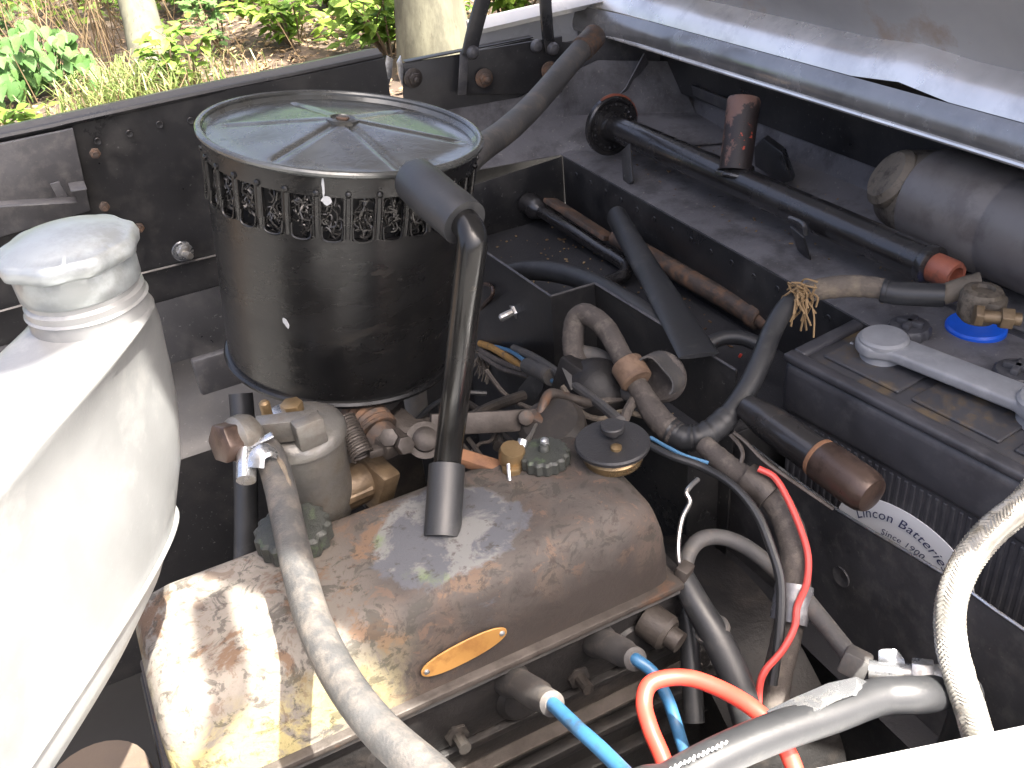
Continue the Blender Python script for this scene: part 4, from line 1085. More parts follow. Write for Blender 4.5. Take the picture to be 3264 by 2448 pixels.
cl = part('terminal_clamp', join(g_tube([(0.6067, 0.4903, 0.0975), (0.6179, 0.4827, 0.1028), (0.6299, 0.4732, 0.1061)], [0.0088, 0.0095, 0.012], 16, 6, flatten=0.7), g_lathe([(0.013, -0.014), (0.0165, -0.010), (0.0165, 0.008), (0.0145, 0.012), (0.009, 0.013), (0.008, 0.010)], (0.6131, 0.4584, 0.1022), (0.02, 0, 1), 30), g_box((0.6141, 0.4451, 0.1023), (0.020, 0.014, 0.018), (0, 0, 0.5), 0.003)), 'motor_cast', bc)
part('clamp_bolt', join(g_hex((0.5877, 0.4430, 0.1069), Vector((0.6114, 0.4220, 0.1047)) - Vector((0.5877, 0.4430, 0.1069)), 0.009, 0.006), g_tube([(0.5909, 0.4409, 0.1060), (0.6130, 0.4212, 0.1045)], 0.0052, 12), g_hex((0.6024, 0.4313, 0.1050), Vector((0.6114, 0.4220, 0.1047)) - Vector((0.5877, 0.4430, 0.1069)), 0.009, 0.009)), 'bronze', cl)

# grommet / bush on the bulkhead the loom passes
gr = root('grommet_clip', 'curled tan and grey rubber clip around the loom on the bulkhead', 'clip', (0.4000, 0.5952, 0.0250))
def curl():
    c = Vector((0.3904, 0.5900, 0.0400))
    ax = Vector((-0.75, -0.45, 0.30)).normalized()
    u = ax.orthogonal().normalized()
    w_ = ax.cross(u)
    rows = []
    for i in range(22):
        a = 0.6 + i * 0.245
        r = 0.022 + 0.002 * math.sin(i)
        rows.append([c + (u * math.cos(a) + w_ * math.sin(a)) * r + ax * h for h in (-0.012, 0.0, 0.012)])
    part('rubber_curl', g_sheet(rows, 0.0018), 'rubber_dusty', gr, 60)
    part('clip_disc', g_lathe([(0.020, 0), (0.023, 0.003), (0.023, 0.006)], c - ax * 0.012, -ax, 26), 'loom', gr)
curl()
# dark junk behind: horn relay / coil clamp
jk = root('junction_block', 'dark grimy terminal block with tangled leads below the loom loop', 'terminal block', (0.3459, 0.6359, 0.0130))
part('block', join(g_box((0.3481, 0.6508, 0.0264), (0.03, 0.03, 0.035), (0.2, 0.3, 0.4), 0.004), g_lathe([(0.028, 0), (0.030, 0.008), (0.022, 0.020), (0.010, 0.026)], (0.3588, 0.6331, 0.0171), (-0.4, -0.6, 0.5), 28)), 'head', jk)
part('fin', join(*[g_bar((0.3397, 0.6514, 0.0405), (0.3350, 0.6276, 0.0315), 0.010, 0.001), g_bar((0.3510, 0.6408, 0.0380), (0.3479, 0.6140, 0.0293), 0.008, 0.001)]), 'rubber_dusty', jk)
part('lead', g_tube([(0.3076, 0.6155, 0.0341), (0.3205, 0.6066, 0.0294), (0.3436, 0.6071, 0.0261), (0.3665, 0.6063, 0.0207), (0.3752, 0.6049, 0.0241)], 0.003, 8), 'loom', jk)
part('lead', g_tube([(0.3693, 0.5867, 0.0316), (0.3532, 0.5738, 0.0309), (0.3392, 0.5590, 0.0287), (0.3325, 0.5452, 0.0234)], 0.0045, 8), 'loom', jk)

# ================================================================== tools lying in the tray
wb = root('wheel_brace', 'black cranked wheel brace with socket head lying in the tool tray', 'wheel brace', (0.5426, 0.9995, -0.0300))
part('socket', g_lathe([(0.0135, 0.0), (0.0150, 0.002), (0.0150, 0.020), (0.0125, 0.030), (0.0085, 0.036)], (0.5276, 1.0963, 0.0000), Vector((0.5384, 0.9780, -0.0050)) - Vector((0.5276, 1.0963, 0.0000)), 24), 'jack', wb)
part('shank', g_tube([(0.5301, 1.0592, 0.0000), (0.5381, 0.9950, -0.0060), (0.5449, 0.9448, -0.0120), (0.5500, 0.9054, -0.0150), (0.5490, 0.8865, -0.0170), (0.5378, 0.8729, -0.0190), (0.5220, 0.8709, -0.0200), (0.4946, 0.8668, -0.0200)], 0.0082, 16, 8), 'jack', wb)
solo('tyre_lever', 'flat rusty tyre lever behind the wheel brace socket', 'tyre lever', g_bar((0.5455, 1.0634, 0.0100), (0.5560, 0.9321, 0.0000), 0.022, 0.006, (0.35, 0, 1)), 'rusty')
sh = root('starting_handle', 'long worn rusty rod of the starting handle along the tray', 'starting handle', (0.5976, 0.8176, -0.0300))
part('rod', g_tube([(0.5585, 0.9232, 0.0050), (0.5688, 0.8498, 0.0000), (0.5783, 0.7658, -0.0050), (0.5866, 0.7011, -0.0100)], 0.0108, 18, 8), 'rusty', sh)
part('collar', g_lathe([(0.0125, 0), (0.0130, 0.003), (0.0130, 0.012), (0.011, 0.014)], (0.5867, 0.7035, -0.0100), Vector((0.5866, 0.7011, -0.0100)) - Vector((0.5783, 0.7658, -0.0050)), 18), 'rusty', sh)
part('stub', g_tube([(0.5872, 0.6980, -0.0110), (0.5944, 0.6628, -0.0140)], 0.0090, 14), 'rusty', sh)
def flat_tube():
    P, _ = smooth([(0.5427, 0.8926, 0.0450), (0.5053, 0.7853, 0.0450), (0.4697, 0.6865, 0.0500), (0.4303, 0.5804, 0.0560)], 6)
    V, Q = [], []
    n = len(P)
    seg = 20
    T, F = frames(P)
    for i, p in enumerate(P):
        t = T[i]
        s = t.cross(Vector((0, 0, 1))).normalized()
        up = s.cross(t)
        f = i / (n - 1)
        wv = 0.0118 + 0.006 * f
        hv = 0.0118 * (1 - f) ** 1.2 + 0.0022
        for k in range(seg):
            a = 2 * math.pi * k / seg
            V.append(p + s * math.cos(a) * wv + up * math.sin(a) * hv)
    for i in range(n - 1):
        for k in range(seg):
            a, b = i * seg + k, i * seg + (k + 1) % seg
            Q.append((a, b, b + seg, a + seg))
    Q.append(tuple(range(seg)))
    Q.append(tuple(range((n - 1) * seg, n * seg)))
    return V, Q
solo('plastic_pipe_offcut', 'matt black plastic pipe with flattened end propped across the tray rim', 'pipe', flat_tube(), 'rubber')
solo('rubber_hose_offcut', 'bowed black rubber hose lying inside the tray behind its notched rim', 'hose', g_tube([(0.4092, 0.9247, 0.0000), (0.4249, 0.8950, 0.0120), (0.4382, 0.8420, 0.0260), (0.4446, 0.7837, 0.0360), (0.4465, 0.7285, 0.0400), (0.4498, 0.6804, 0.0380), (0.4576, 0.6461, 0.0300)], 0.0112, 18, 8), 'rubber')
solo('bent_tray_hose', 'thin black hose arched between the pipe offcut and the battery', 'hose', g_tube([(0.4732, 0.6396, 0.0100), (0.4855, 0.6407, 0.0180), (0.5002, 0.6377, 0.0220), (0.5135, 0.6284, 0.0220), (0.5237, 0.6138, 0.0180), (0.5289, 0.6008, 0.0100)], 0.0072, 14, 8), 'rubber')
solo('red_speck', 'tiny red plastic scrap on the tray floor', 'scrap', g_box((0.5370, 0.6566, -0.0200), (0.005, 0.003, 0.004), (0.4, 0.2, 0.7), 0.001), 'red')
rnd = random.Random(21)
gs = []
for i in range(240):
    x = rnd.uniform(0.41, 0.575)
    y = rnd.uniform(0.62, 1.08)
    s = rnd.uniform(0.0008, 0.0024)
    gs.append(g_box((x, y, FZ + s * 0.4 + 0.0004), (s * rnd.uniform(1, 2.4), s, s * 0.6), (0, 0, rnd.uniform(0, 3)), 0))
for i in range(160):
    x = rnd.uniform(0.60, 0.76)
    y = rnd.uniform(0.55, 1.08)
    s = rnd.uniform(0.0007, 0.0020)
    gs.append(g_box((x, y, 0.0515 + s * 0.3), (s * rnd.uniform(1, 2.6), s, s * 0.6), (0, 0, rnd.uniform(0, 3)), 0))
o = link('grit_crumbs', *join(*gs), 'litter', None)
thing(o, 'pale crumbs of grit scattered in tray and on shelf', 'grit', kind='stuff')

# ================================================================== screw jack on the shelf
jk2 = root('car_jack', 'black car jack tube with round flange and red-brown stub lying on the bulkhead shelf', 'jack', (0.6880, 0.8129, 0.0500))
ja, jb = Vector((0.6347, 1.0498, 0.0920)), Vector((0.6516, 0.5412, 0.0900))
jd = (jb - ja).normalized()
part('main_tube', g_tube([ja, ja.lerp(jb, 0.33), ja.lerp(jb, 0.66), jb], 0.0168, 26, 8, 0.02), 'jack', jk2)
part('flange', g_lathe([(0.0, -0.006), (0.036, -0.006), (0.038, -0.004), (0.038, 0.002), (0.036, 0.004), (0.033, 0.004), (0.031, 0.002), (0.020, 0.0025), (0.018, 0.008), (0.0, 0.010)], ja, jd, 48), 'jack', jk2)
for k in range(22):
    a = 2 * math.pi * k / 22
    u = jd.orthogonal().normalized()
    w_ = jd.cross(u)
    c = ja + (u * math.cos(a) + w_ * math.sin(a)) * 0.0275 + jd * 0.0028
    part('flange_lug', g_box(c, (0.003, 0.003, 0.003), (a, a * 0.7, 0.3), 0.0006), 'jack', jk2)
part('flange_red_edge', g_tube([ja + (u * math.cos(t) + w_ * math.sin(t)) * 0.0382 - jd * 0.001 for t in [x * 0.12 for x in range(17, 37)]], 0.0022, 6, 1, 0.5, straight=True), 'jack_end', jk2)
st = Vector((0.6424, 0.8088, 0.1020))
part('handle_socket', g_lathe([(0.0170, 0.0), (0.0172, 0.004), (0.0176, 0.060), (0.0180, 0.074), (0.0165, 0.0775), (0.0, 0.0775)], st, Vector((0.6680, 0.8321, 0.1620)) - st, 30), 'jack_red', jk2)
part('socket_weld', g_tube([st + Vector((math.cos(t) * 0.0185, math.sin(t) * 0.0185, 0.003 - 0.005 * abs(math.sin(t - 0.5)))) for t in [x * 0.35 for x in range(19)]], 0.0030, 8, 2, 0.4), 'jack', jk2)
part('collar', g_lathe([(0.0172, -0.008), (0.0185, -0.006), (0.0185, 0.0), (0.014, 0.002)], jb, jd, 24), 'jack', jk2)
part('stub', g_lathe([(0.0135, 0), (0.0135, 0.022), (0.0120, 0.025), (0.0085, 0.025), (0.008, 0.014)], jb, jd, 22), 'jack_end', jk2)
for (a, b, c) in (((0.6164, 0.9882, 0.0850), (0.5966, 0.9523, 0.0520), 0.020), ((0.6160, 0.6764, 0.0850), (0.6330, 0.6817, 0.0520), 0.022)):
    part('clip_foot', g_bar(a, b, c, 0.002, (-1, 0, 0.3)), 'paint', jk2)
part('bracket', join(g_prism([(0.7350, 0.8924, 0.0833), (0.7350, 0.8749, 0.0982), (0.7350, 0.8415, 0.0906), (0.7350, 0.8211, 0.0622), (0.7350, 0.8379, 0.0536), (0.7350, 0.8889, 0.0601)], (0.014, 0.01, 0), 0.002)), 'paint', jk2)
part('retaining_clip', g_tube([(0.5940, 0.6637, 0.1100), (0.5920, 0.6461, 0.1120), (0.5908, 0.6394, 0.1100), (0.5964, 0.6434, 0.1000)], 0.0022, 6), 'paint_grey', jk2)

# ================================================================== wiper motor under the lip
wm = root('wiper_motor', 'dark cylindrical wiper motor with dirty cast end beneath the scuttle at right', 'wiper motor', (0.7872, 0.6411, 0.0500))
ma, mb = Vector((0.7350, 0.6262, 0.1051)), Vector((0.7350, 0.4669, 0.1082))
md = (mb - ma).normalized()
part('motor_shell', g_lathe([(0.046, 0.0), (0.049, 0.003), (0.050, 0.010), (0.0495, 0.090), (0.0485, 0.092), (0.0485, 0.095), (0.0495, 0.097), (0.0495, 0.150), (0.040, 0.156), (0.0, 0.158)], ma, md, 48), 'motor', wm)
part('gear_casting', join(g_lathe([(0.0, -0.046), (0.030, -0.044), (0.038, -0.036), (0.043, -0.016), (0.0465, 0.002)], ma, md, 36), g_lathe([(0.026, 0), (0.030, 0.004), (0.030, 0.012), (0.024, 0.018), (0.010, 0.020), (0, 0.020)], ma - md * 0.022 + Vector((-0.020, 0, 0.014)), (-0.6, 0.3, 0.5), 28)), 'motor_cast', wm)
for (dx, dz) in ((-0.032, -0.016), (-0.020, -0.034), (-0.036, 0.012)):
    part('screw', g_lathe([(0.0045, 0), (0.0045, 0.002), (0.002, 0.0035), (0, 0.0036)], ma - md * 0.018 + Vector((dx, 0, dz)), Vector((-0.7, 0.5, 0.1)), 12), 'steel', wm)

# ================================================================== battery
bat = root('battery', 'black lead acid battery with grey lead link bars and white oval label', 'battery', (0.58, 0.44, -0.168))
def battery():
    f0, f1 = Vector((0.4965, 0.5516, 0.0500)), Vector((0.5229, 0.3428, 0.0500))
    dy = (f1 - f0).normalized()
    dx = Vector((-dy.y, dy.x, 0))
    if dx.x < 0:
        dx = -dx
    LY, LX = 0.30, 0.175
    c = f0 + dy * LY / 2 + dx * LX / 2
    ang = math.atan2(dx.y, dx.x)
    def W(x, y, z): return f0 + dx * x + dy * y + Vector((0, 0, z))
    def bx(x0, x1, y0, y1, z0, z1, bev=0.002, s=2):
        return g_prism([W(x0, y0, z0), W(x1, y0, z0), W(x1, y1, z0), W(x0, y1, z0)], (0, 0, z1 - z0), bev, s)
    case = part('case', bx(0.004, LX - 0.004, 0.004, LY - 0.004, -0.215, -0.006, 0.010, 4), 'battery', bat)
    # upper band and raised rim round the top
    part('case_band', bx(0.0, LX, 0.0, LY, -0.060, -0.007, 0.009, 4), 'battery', bat)
    rim = [bx(0.0, 0.013, 0.0, LY, -0.008, 0.0, 0.003, 3), bx(LX - 0.013, LX, 0.0, LY, -0.008, 0.0, 0.003, 3), bx(0.0125, LX - 0.0125, 0.0, 0.013, -0.008, -0.0003, 0.003, 3), bx(0.0125, LX - 0.0125, LY - 0.013, LY, -0.008, -0.0003, 0.003, 3)]
    part('rim', join(*rim), 'battery', bat)
    part('battery_top', bx(0.012, LX - 0.012, 0.012, LY - 0.012, -0.010, -0.0055, 0.001), 'battery_top', bat)
    # vertical ribs of the case side
    for k in range(40):
        y = 0.012 + k * (LY - 0.024) / 39
        part('case_rib', bx(0.0028, 0.0055, y - 0.0018, y + 0.0018, -0.20, -0.0615, 0.0006, 1), 'battery', bat)
    # cell covers and lead links
    for (y0, y1) in ((0.022, 0.098), (0.110, 0.186), (0.198, 0.274)):
        part('cell_cover', bx(0.026, LX - 0.022, y0, y1, -0.0058, -0.0026, 0.0022, 3), 'battery_top', bat)
    for (x, y, L_) in ((0.060, 0.055, 0.135), (0.118, 0.140, 0.10)):
        a, b = W(x, y, 0), W(x + 0.012, y + L_, 0)
        if x > 0.1:
            a, b = W(x, y + 0.05, 0), W(x + 0.01, y + 0.05 + L_, 0)
        d = (b - a).normalized()
        s = Vector((-d.y, d.x, 0))
        poly = []
        for k in range(13):
            t = math.pi / 2 + math.pi * k / 12
            poly.append(a + (d * math.cos(t) + s * math.sin(t)) * 0.0225 + Vector((0, 0, 0.004)))
        for k in range(5):
            f = 0.12 + 0.76 * k / 4
            poly.append(a.lerp(b, f) - s * 0.0145 + Vector((0, 0, 0.004)))
        for k in range(13):
            t = -math.pi / 2 + math.pi * k / 12
            poly.append(b + (d * math.cos(t) + s * math.sin(t)) * 0.0225 + Vector((0, 0, 0.004)))
        for k in range(5):
            f = 0.88 - 0.76 * k / 4
            poly.append(a.lerp(b, f) + s * 0.0145 + Vector((0, 0, 0.004)))
        ln = part('lead_link', g_prism(poly, (0, 0, 0.010), 0.0028, 3), 'lead', bat)
        for e in (a, b):
            part('post_top', g_lathe([(0.0205, 0.0125), (0.0202, 0.0155), (0.0180, 0.0175), (0.0, 0.018)], e, (0, 0, 1), 28), 'lead', ln)
            part('post_foot', g_lathe([(0.018, -0.0045), (0.017, 0.0045)], e, (0, 0, 1), 24), 'lead', ln)
    for (x, y) in ((0.098, 0.052), (0.100, 0.150), (0.100, 0.245)):
        vc = part('vent_cap', g_lathe([(0.0215, -0.004), (0.0225, -0.002), (0.0215, 0.002), (0.018, 0.003), (0.0175, 0.010), (0.016, 0.012), (0.0, 0.0122)], W(x, y, 0), (0, 0, 1), 72, 12, 0.03, 0.017), 'battery', bat)
        part('cap_cross', join(g_box(W(x, y, 0.0135), (0.022, 0.006, 0.006), (0, 0, 0.4), 0.001), g_box(W(x, y, 0.0136), (0.006, 0.022, 0.0058), (0, 0, 0.4), 0.001)), 'battery', vc)
    part('blue_washer', g_lathe([(0.010, -0.004), (0.0235, -0.004), (0.0250, -0.0025), (0.0250, 0.002), (0.0235, 0.004), (0.010, 0.004)], (0.6535, 0.4884, 0.0520), (0, 0, 1), 36), 'blue', bat)
    part('terminal_post', g_lathe([(0.010, -0.004), (0.009, 0.022), (0.0085, 0.024), (0, 0.024)], (0.6664, 0.4939, 0.0470), (0, 0, 1), 24), 'lead', bat)
    # white oval label on the case side, partly below the well rim
    nx = -dx
    def LL(a, b, off=0.0): return f0 + dy * a + dx * (0.0022 - off) + Vector((0, 0, b))
    poly = []
    for k in range(48):
        t = 2 * math.pi * k / 48
        poly.append(LL(0.140 + math.cos(t) * 0.066, -0.130 + math.sin(t) * 0.041))
    lb = part('label', g_prism(poly, nx * 0.0006, 0.0), 'label', bat)
    def text(s, a, b, size, R_, name, shear=0.3):
        cu = bpy.data.curves.new('lettering', 'FONT')
        cu.body = s
        cu.size = size
        cu.shear = shear
        cu.resolution_u = 3
        cu.space_character = 1.06
        cu.align_x = 'CENTER'
        cu.offset = 0.0
        ob = bpy.data.objects.new('tmp', cu)
        COL.objects.link(ob)
        dg = bpy.context.evaluated_depsgraph_get()
        me = bpy.data.meshes.new_from_object(ob.evaluated_get(dg))
        bpy.data.objects.remove(ob)
        vs = []
        for v in me.vertices:
            th = v.co.x / R_
            rr = R_ + v.co.y
            vs.append(LL(a + rr * math.sin(th), b + rr * math.cos(th) - R_, 0.0016))
        part(name, (vs, [tuple(p.vertices) for p in me.polygons]), 'ink', lb, flat=True)
    text('Lincon Batteries', 0.137, -0.1065, 0.0132, 0.060, 'lettering')
    text('Since 1900', 0.139, -0.1225, 0.0088, 0.10, 'lettering')
    text('X', 0.190, -0.117, 0.008, 1.0, 'lettering')
battery()
for (px, mt) in (((0.5577, 0.5337, 0.0470), 'zinc'),):
    solo('pale_scrap', 'tiny pale flake on the battery top near its corner', 'scrap', g_box(px, (0.004, 0.003, 0.002), (0.2, 0.3, 0.5), 0.0005), 'lilac')

# ================================================================== tube with brown capped end in front of the battery
ct = root('capped_rod', 'black tube with rounded brown end cap angled in front of the battery', 'tube', (0.4394, 0.4485, 0.0263))
ra, rb = Vector((0.4297, 0.5148, 0.0407)), Vector((0.4375, 0.4396, 0.0346))
rc = Vector((0.4418, 0.3885, 0.0310))
part('tube', g_tube([ra, ra.lerp(rb, 0.3), ra.lerp(rb, 0.6), rb], [0.0105, 0.0145, 0.0150, 0.0150], 24, 6), 'jack', ct)
part('orange_ring', g_lathe([(0.0150, 0), (0.0158, 0.001), (0.0158, 0.0035), (0.0150, 0.0045)], rb, rc - rb, 26), 'rust_orange', ct)
_l = (rc - rb).length
part('end_cap', g_lathe([(0.0152, 0.004), (0.0166, 0.006), (0.0168, _l - 0.010), (0.0160, _l - 0.003), (0.0135, _l + 0.002), (0.008, _l + 0.0035), (0.0, _l + 0.004)], rb, rc - rb, 30), 'copper_brown', ct)

# ================================================================== near right wiring
gh = root('grey_loom', 'thick grey cloth wiring loom with metal sleeve hanging in front of the battery well', 'wiring loom', (0.3843, 0.4057, -0.0135))
part('loom', g_tube([(0.3820, 0.5066, 0.0270), (0.3833, 0.4914, 0.0246), (0.3878, 0.4725, 0.0190), (0.3952, 0.4534, 0.0150), (0.4000, 0.4359, 0.0059), (0.3975, 0.4180, -0.0064), (0.3893, 0.4017, -0.0198), (0.3775, 0.3874, -0.0346), (0.3612, 0.3741, -0.0545), (0.3433, 0.3608, -0.0753), (0.3270, 0.3450, -0.0987)], [0.0080, 0.0085, 0.0092, 0.0105, 0.0110, 0.0112, 0.0112, 0.0112, 0.0108, 0.0105, 0.0105], 18, 8, 0.05), 'loom', gh)
part('metal_sleeve', g_tube([(0.3878, 0.4602, 0.0218), (0.3920, 0.4498, 0.0189), (0.3950, 0.4401, 0.0143)], 0.0125, 20, 6), 'oily', gh)
part('clear_tape', g_tube([(0.3780, 0.3888, -0.0267), (0.3716, 0.3824, -0.0343), (0.3629, 0.3752, -0.0444)], 0.0140, 16, 5, 0.08), MAT('grey_tape', (0.13, 0.13, 0.14), wear=(0.22, 0.22, 0.23), scale=60, rough=0.25, coat=0.4), gh)
solo('red_wire', 'thin red wire running down alongside the grey loom', 'wire', g_tube([(0.3896, 0.4494, 0.0371), (0.3965, 0.4394, 0.0328), (0.3976, 0.4251, 0.0223), (0.3948, 0.4062, 0.0084), (0.3914, 0.3921, -0.0063), (0.3799, 0.3791, -0.0172), (0.3635, 0.3692, -0.0230), (0.3551, 0.3613, -0.0321), (0.3405, 0.3557, -0.0418), (0.3241, 0.3536, -0.0514), (0.3166, 0.3494, -0.0619), (0.3087, 0.3396, -0.0807)], 0.0026, 10, 8), 'red_thin')
solo('black_sheathed_wire', 'black wire arching from the filler cap to the grey loom', 'wire', g_tube([(0.3346, 0.5175, 0.0407), (0.3424, 0.4942, 0.0401), (0.3569, 0.4726, 0.0368), (0.3651, 0.4467, 0.0329), (0.3688, 0.4237, 0.0209), (0.3652, 0.4008, 0.0044), (0.3607, 0.3847, -0.0119), (0.3473, 0.3674, -0.0357), (0.3281, 0.3494, -0.0641)], [0.0030, 0.0032, 0.0032, 0.0032, 0.0036, 0.0036, 0.0036, 0.0036, 0.0036], 10, 8), 'rubber')
solo('pale_blue_wire', 'short pale blue wire beside the oil filler cap', 'wire', g_tube([(0.3460, 0.5282, 0.0353), (0.3506, 0.5124, 0.0341), (0.3566, 0.4960, 0.0330), (0.3684, 0.4822, 0.0300)], 0.0016, 8), 'blue_wire')
solo('thin_steel_wire', 'thin bent steel wire above the ribbed conduit', 'wire', g_tube([(0.3433, 0.4609, 0.0394), (0.3345, 0.4578, 0.0388), (0.3288, 0.4550, 0.0368), (0.3279, 0.4496, 0.0322), (0.3171, 0.4435, 0.0262), (0.3079, 0.4348, 0.0172), (0.3029, 0.4275, 0.0075), (0.3020, 0.4217, 0.0004)], 0.0019, 8, 8), 'steel')
cd = root('black_conduit', 'black plastic conduit with clipped upper end slanting down right of the engine', 'conduit', (0.2969, 0.3830, -0.0263))
part('conduit', g_tube([(0.3012, 0.4239, -0.0024), (0.3006, 0.4020, -0.0155), (0.3020, 0.3800, -0.0311), (0.3020, 0.3570, -0.0510), (0.2978, 0.3320, -0.0799)], [0.0085, 0.0098, 0.0108, 0.011, 0.011], 18, 6), 'rubber', cd)
part('fitting', join(g_box((0.3000, 0.4182, -0.0002), (0.014, 0.010, 0.018), (0.2, 0.1, 0.5), 0.002)), 'oily', cd)
part('cable_tie', g_lathe([(0.0112, 0), (0.0128, 0.001), (0.0128, 0.005), (0.0112, 0.006)], (0.3021, 0.3873, -0.0262), (0.3, -0.3, -0.9), 18), 'rubber_dusty', cd)
solo('looped_tube', 'dusty black tube looped behind the steel wire', 'tube', g_tube([(0.3140, 0.4360, -0.0142), (0.3236, 0.4427, -0.0080), (0.3362, 0.4458, -0.0050), (0.3515, 0.4433, -0.0082), (0.3639, 0.4339, -0.0139), (0.3746, 0.4220, -0.0240), (0.3843, 0.4086, -0.0371)], 0.0062, 12, 8), 'rubber_dusty')
solo('straight_rod', 'grey rod slanting down behind the loom to a square terminal', 'rod', join(g_tube([(0.3801, 0.3810, -0.0329), (0.3777, 0.3537, -0.0363), (0.3747, 0.3272, -0.0390)], 0.0068, 12, 4), g_box((0.3722, 0.3190, -0.0374), (0.022, 0.018, 0.016), (0.2, 0.5, 0.6), 0.002)), 'rubber_dusty')
solo('dark_bracing_tube', 'dark upright tube behind the black conduit', 'tube', g_tube([(0.3102, 0.4306, -0.0242), (0.2949, 0.4014, -0.0568), (0.2772, 0.3701, -0.0939)], 0.0075, 12, 4), 'rubber')
solo('thin_black_lead', 'thin forked black lead above the capped brown tube', 'wire', join(g_tube([(0.3852, 0.4742, 0.0568), (0.3882, 0.4639, 0.0533), (0.3935, 0.4483, 0.0436), (0.4068, 0.4267, 0.0303), (0.4224, 0.4030, 0.0156)], 0.0016, 6), g_tube([(0.3825, 0.4745, 0.0556), (0.3833, 0.4653, 0.0522), (0.3836, 0.4609, 0.0462), (0.3802, 0.4584, 0.0405)], 0.0018, 6)), 'oily')

# spark plug leads
def plug_lead(label, base, tip, cable, r):
    t = root('ignition_lead', label, 'ignition lead', base, 'blue ignition leads')
    a, b = Vector(base), Vector(tip)
    L_ = (b - a).length
    part('plug_boot', g_lathe([(0.0125, 0.0), (0.0130, 0.006), (0.0120, 0.012), (0.0098, 0.020), (0.0095, L_ * 0.72), (0.0080, L_ * 0.76), (0.0078, L_ - 0.002), (0.0050, L_)], a, b - a, 22), 'boot', t)
    part('cable', g_tube([a.lerp(b, 0.9)] + list(cable), r, 14, 8), 'blue_lead', t)
plug_lead('blue ignition lead nearest the fuel hose, leaving its grey plug boot', (0.1598, 0.4230, -0.0275), (0.1561, 0.3450, 0.0298), [(0.1561, 0.3450, 0.0298), (0.1553, 0.3150, 0.0436), (0.1570, 0.2900, 0.0514), (0.1583, 0.2600, 0.0598)], 0.0043)
plug_lead('blue ignition lead passing behind the red lead, from the rear plug boot', (0.2286, 0.4230, -0.0285), (0.2235, 0.3600, 0.0138), [(0.2235, 0.3600, 0.0138), (0.2297, 0.3500, 0.0071), (0.2320, 0.3380, -0.0059), (0.2300, 0.3250, -0.0171), (0.2229, 0.3050, -0.0205), (0.2130, 0.2850, -0.0247)], 0.0040)
solo('red_ignition_lead', 'bright red ignition lead bent in a loop in front of the engine', 'ignition lead', g_tube([(0.1890, 0.2727, 0.0174), (0.1937, 0.2867, 0.0218), (0.1962, 0.3029, 0.0280), (0.2010, 0.3168, 0.0322), (0.2088, 0.3232, 0.0369), (0.2200, 0.3215, 0.0378), (0.2324, 0.3135, 0.0379), (0.2426, 0.2984, 0.0375), (0.2486, 0.2808, 0.0383), (0.2521, 0.2669, 0.0354), (0.2531, 0.2580, 0.0308), (0.2528, 0.2482, 0.0223), (0.2505, 0.2382, 0.0158)], 0.0050, 16, 8), 'red')

# braided strap, clamp, wing nut and pipe at the near wing
es = root('earth_strap', 'pale braided earth strap curving down over the battery well at right', 'earth strap', (0.3695, 0.2555, 0.0591))
def braided(pts, rr, turns):
    P, _ = smooth(pts, 40)
    T, F = frames(P)
    L_ = [0]
    for a, b in zip(P, P[1:]):
        L_.append(L_[-1] + (b - a).length)
    gs = [g_tube(pts, rr * 0.94, 18, 8)]
    n = 14
    for h in (1, -1):
        for s in range(n):
            st_ = []
            for i in range(0, len(P), 3):
                a = h * 2 * math.pi * turns * L_[i] / L_[-1] + 2 * math.pi * s / n
                u, w_ = F[i]
                k = rr * (1.0 + 0.05 * math.sin(a * 5 + h))
                st_.append(P[i] + (u * math.cos(a) + w_ * math.sin(a) * 0.75) * k)
            gs.append(g_tube(st_, rr * 0.135, 4, 1, straight=True))
    return join(*gs)
part('braid', braided([(0.600, 0.300, 0.066), (0.575, 0.275, 0.094), (0.535, 0.255, 0.112), (0.4691, 0.2737, 0.1192), (0.4386, 0.2732, 0.1051), (0.4146, 0.2737, 0.0945), (0.3934, 0.2704, 0.0821), (0.3762, 0.2619, 0.0686), (0.3656, 0.2495, 0.0536), (0.3624, 0.2375, 0.0382), (0.3626, 0.2252, 0.0191), (0.3633, 0.2116, -0.0073)], 0.0088, 11.0), 'braid', es)
wn = root('wing_nut_fitting', 'shiny wing nut and hex union in the sunlight at lower right', 'wing nut', (0.3447, 0.2671, 0.0231))
_w = Vector((0.3439, 0.2712, 0.0193))
_d = (Vector((0.3626, 0.2522, 0.0223)) - _w).normalized()
part('hex_union', join(g_hex(_w + _d * 0.014, _d, 0.010, 0.012), g_lathe([(0.0075, 0), (0.0075, 0.022)], _w + _d * 0.026, _d, 18), g_lathe([(0.006, -0.01), (0.006, 0.016)], _w, _d, 16)), 'zinc', wn)
part('wing', g_prism([(0.3431, 0.2798, 0.0310), (0.3484, 0.2778, 0.0315), (0.3507, 0.2729, 0.0259), (0.3496, 0.2650, 0.0140), (0.3440, 0.2602, 0.0036), (0.3391, 0.2618, 0.0029), (0.3380, 0.2675, 0.0103), (0.3398, 0.2750, 0.0222)], _d * 0.006, 0.002), 'zinc', wn)
nh = root('coolant_hose', 'black hose along the near wing with a shiny torn alloy guard', 'hose', (0.2253, 0.2419, 0.0608))
part('hose', g_tube([(0.05, 0.30, -0.25), (0.085, 0.245, -0.06), (0.1404, 0.2444, 0.0669), (0.1743, 0.2506, 0.0599), (0.2076, 0.2529, 0.0562), (0.2440, 0.2527, 0.0508), (0.2814, 0.2508, 0.0438), (0.3154, 0.2503, 0.0364), (0.3453, 0.2434, 0.0268), (0.410, 0.262, -0.03), (0.425, 0.27, -0.10), (0.43, 0.29, -0.22)], 0.0105, 20, 8), 'rubber', nh)
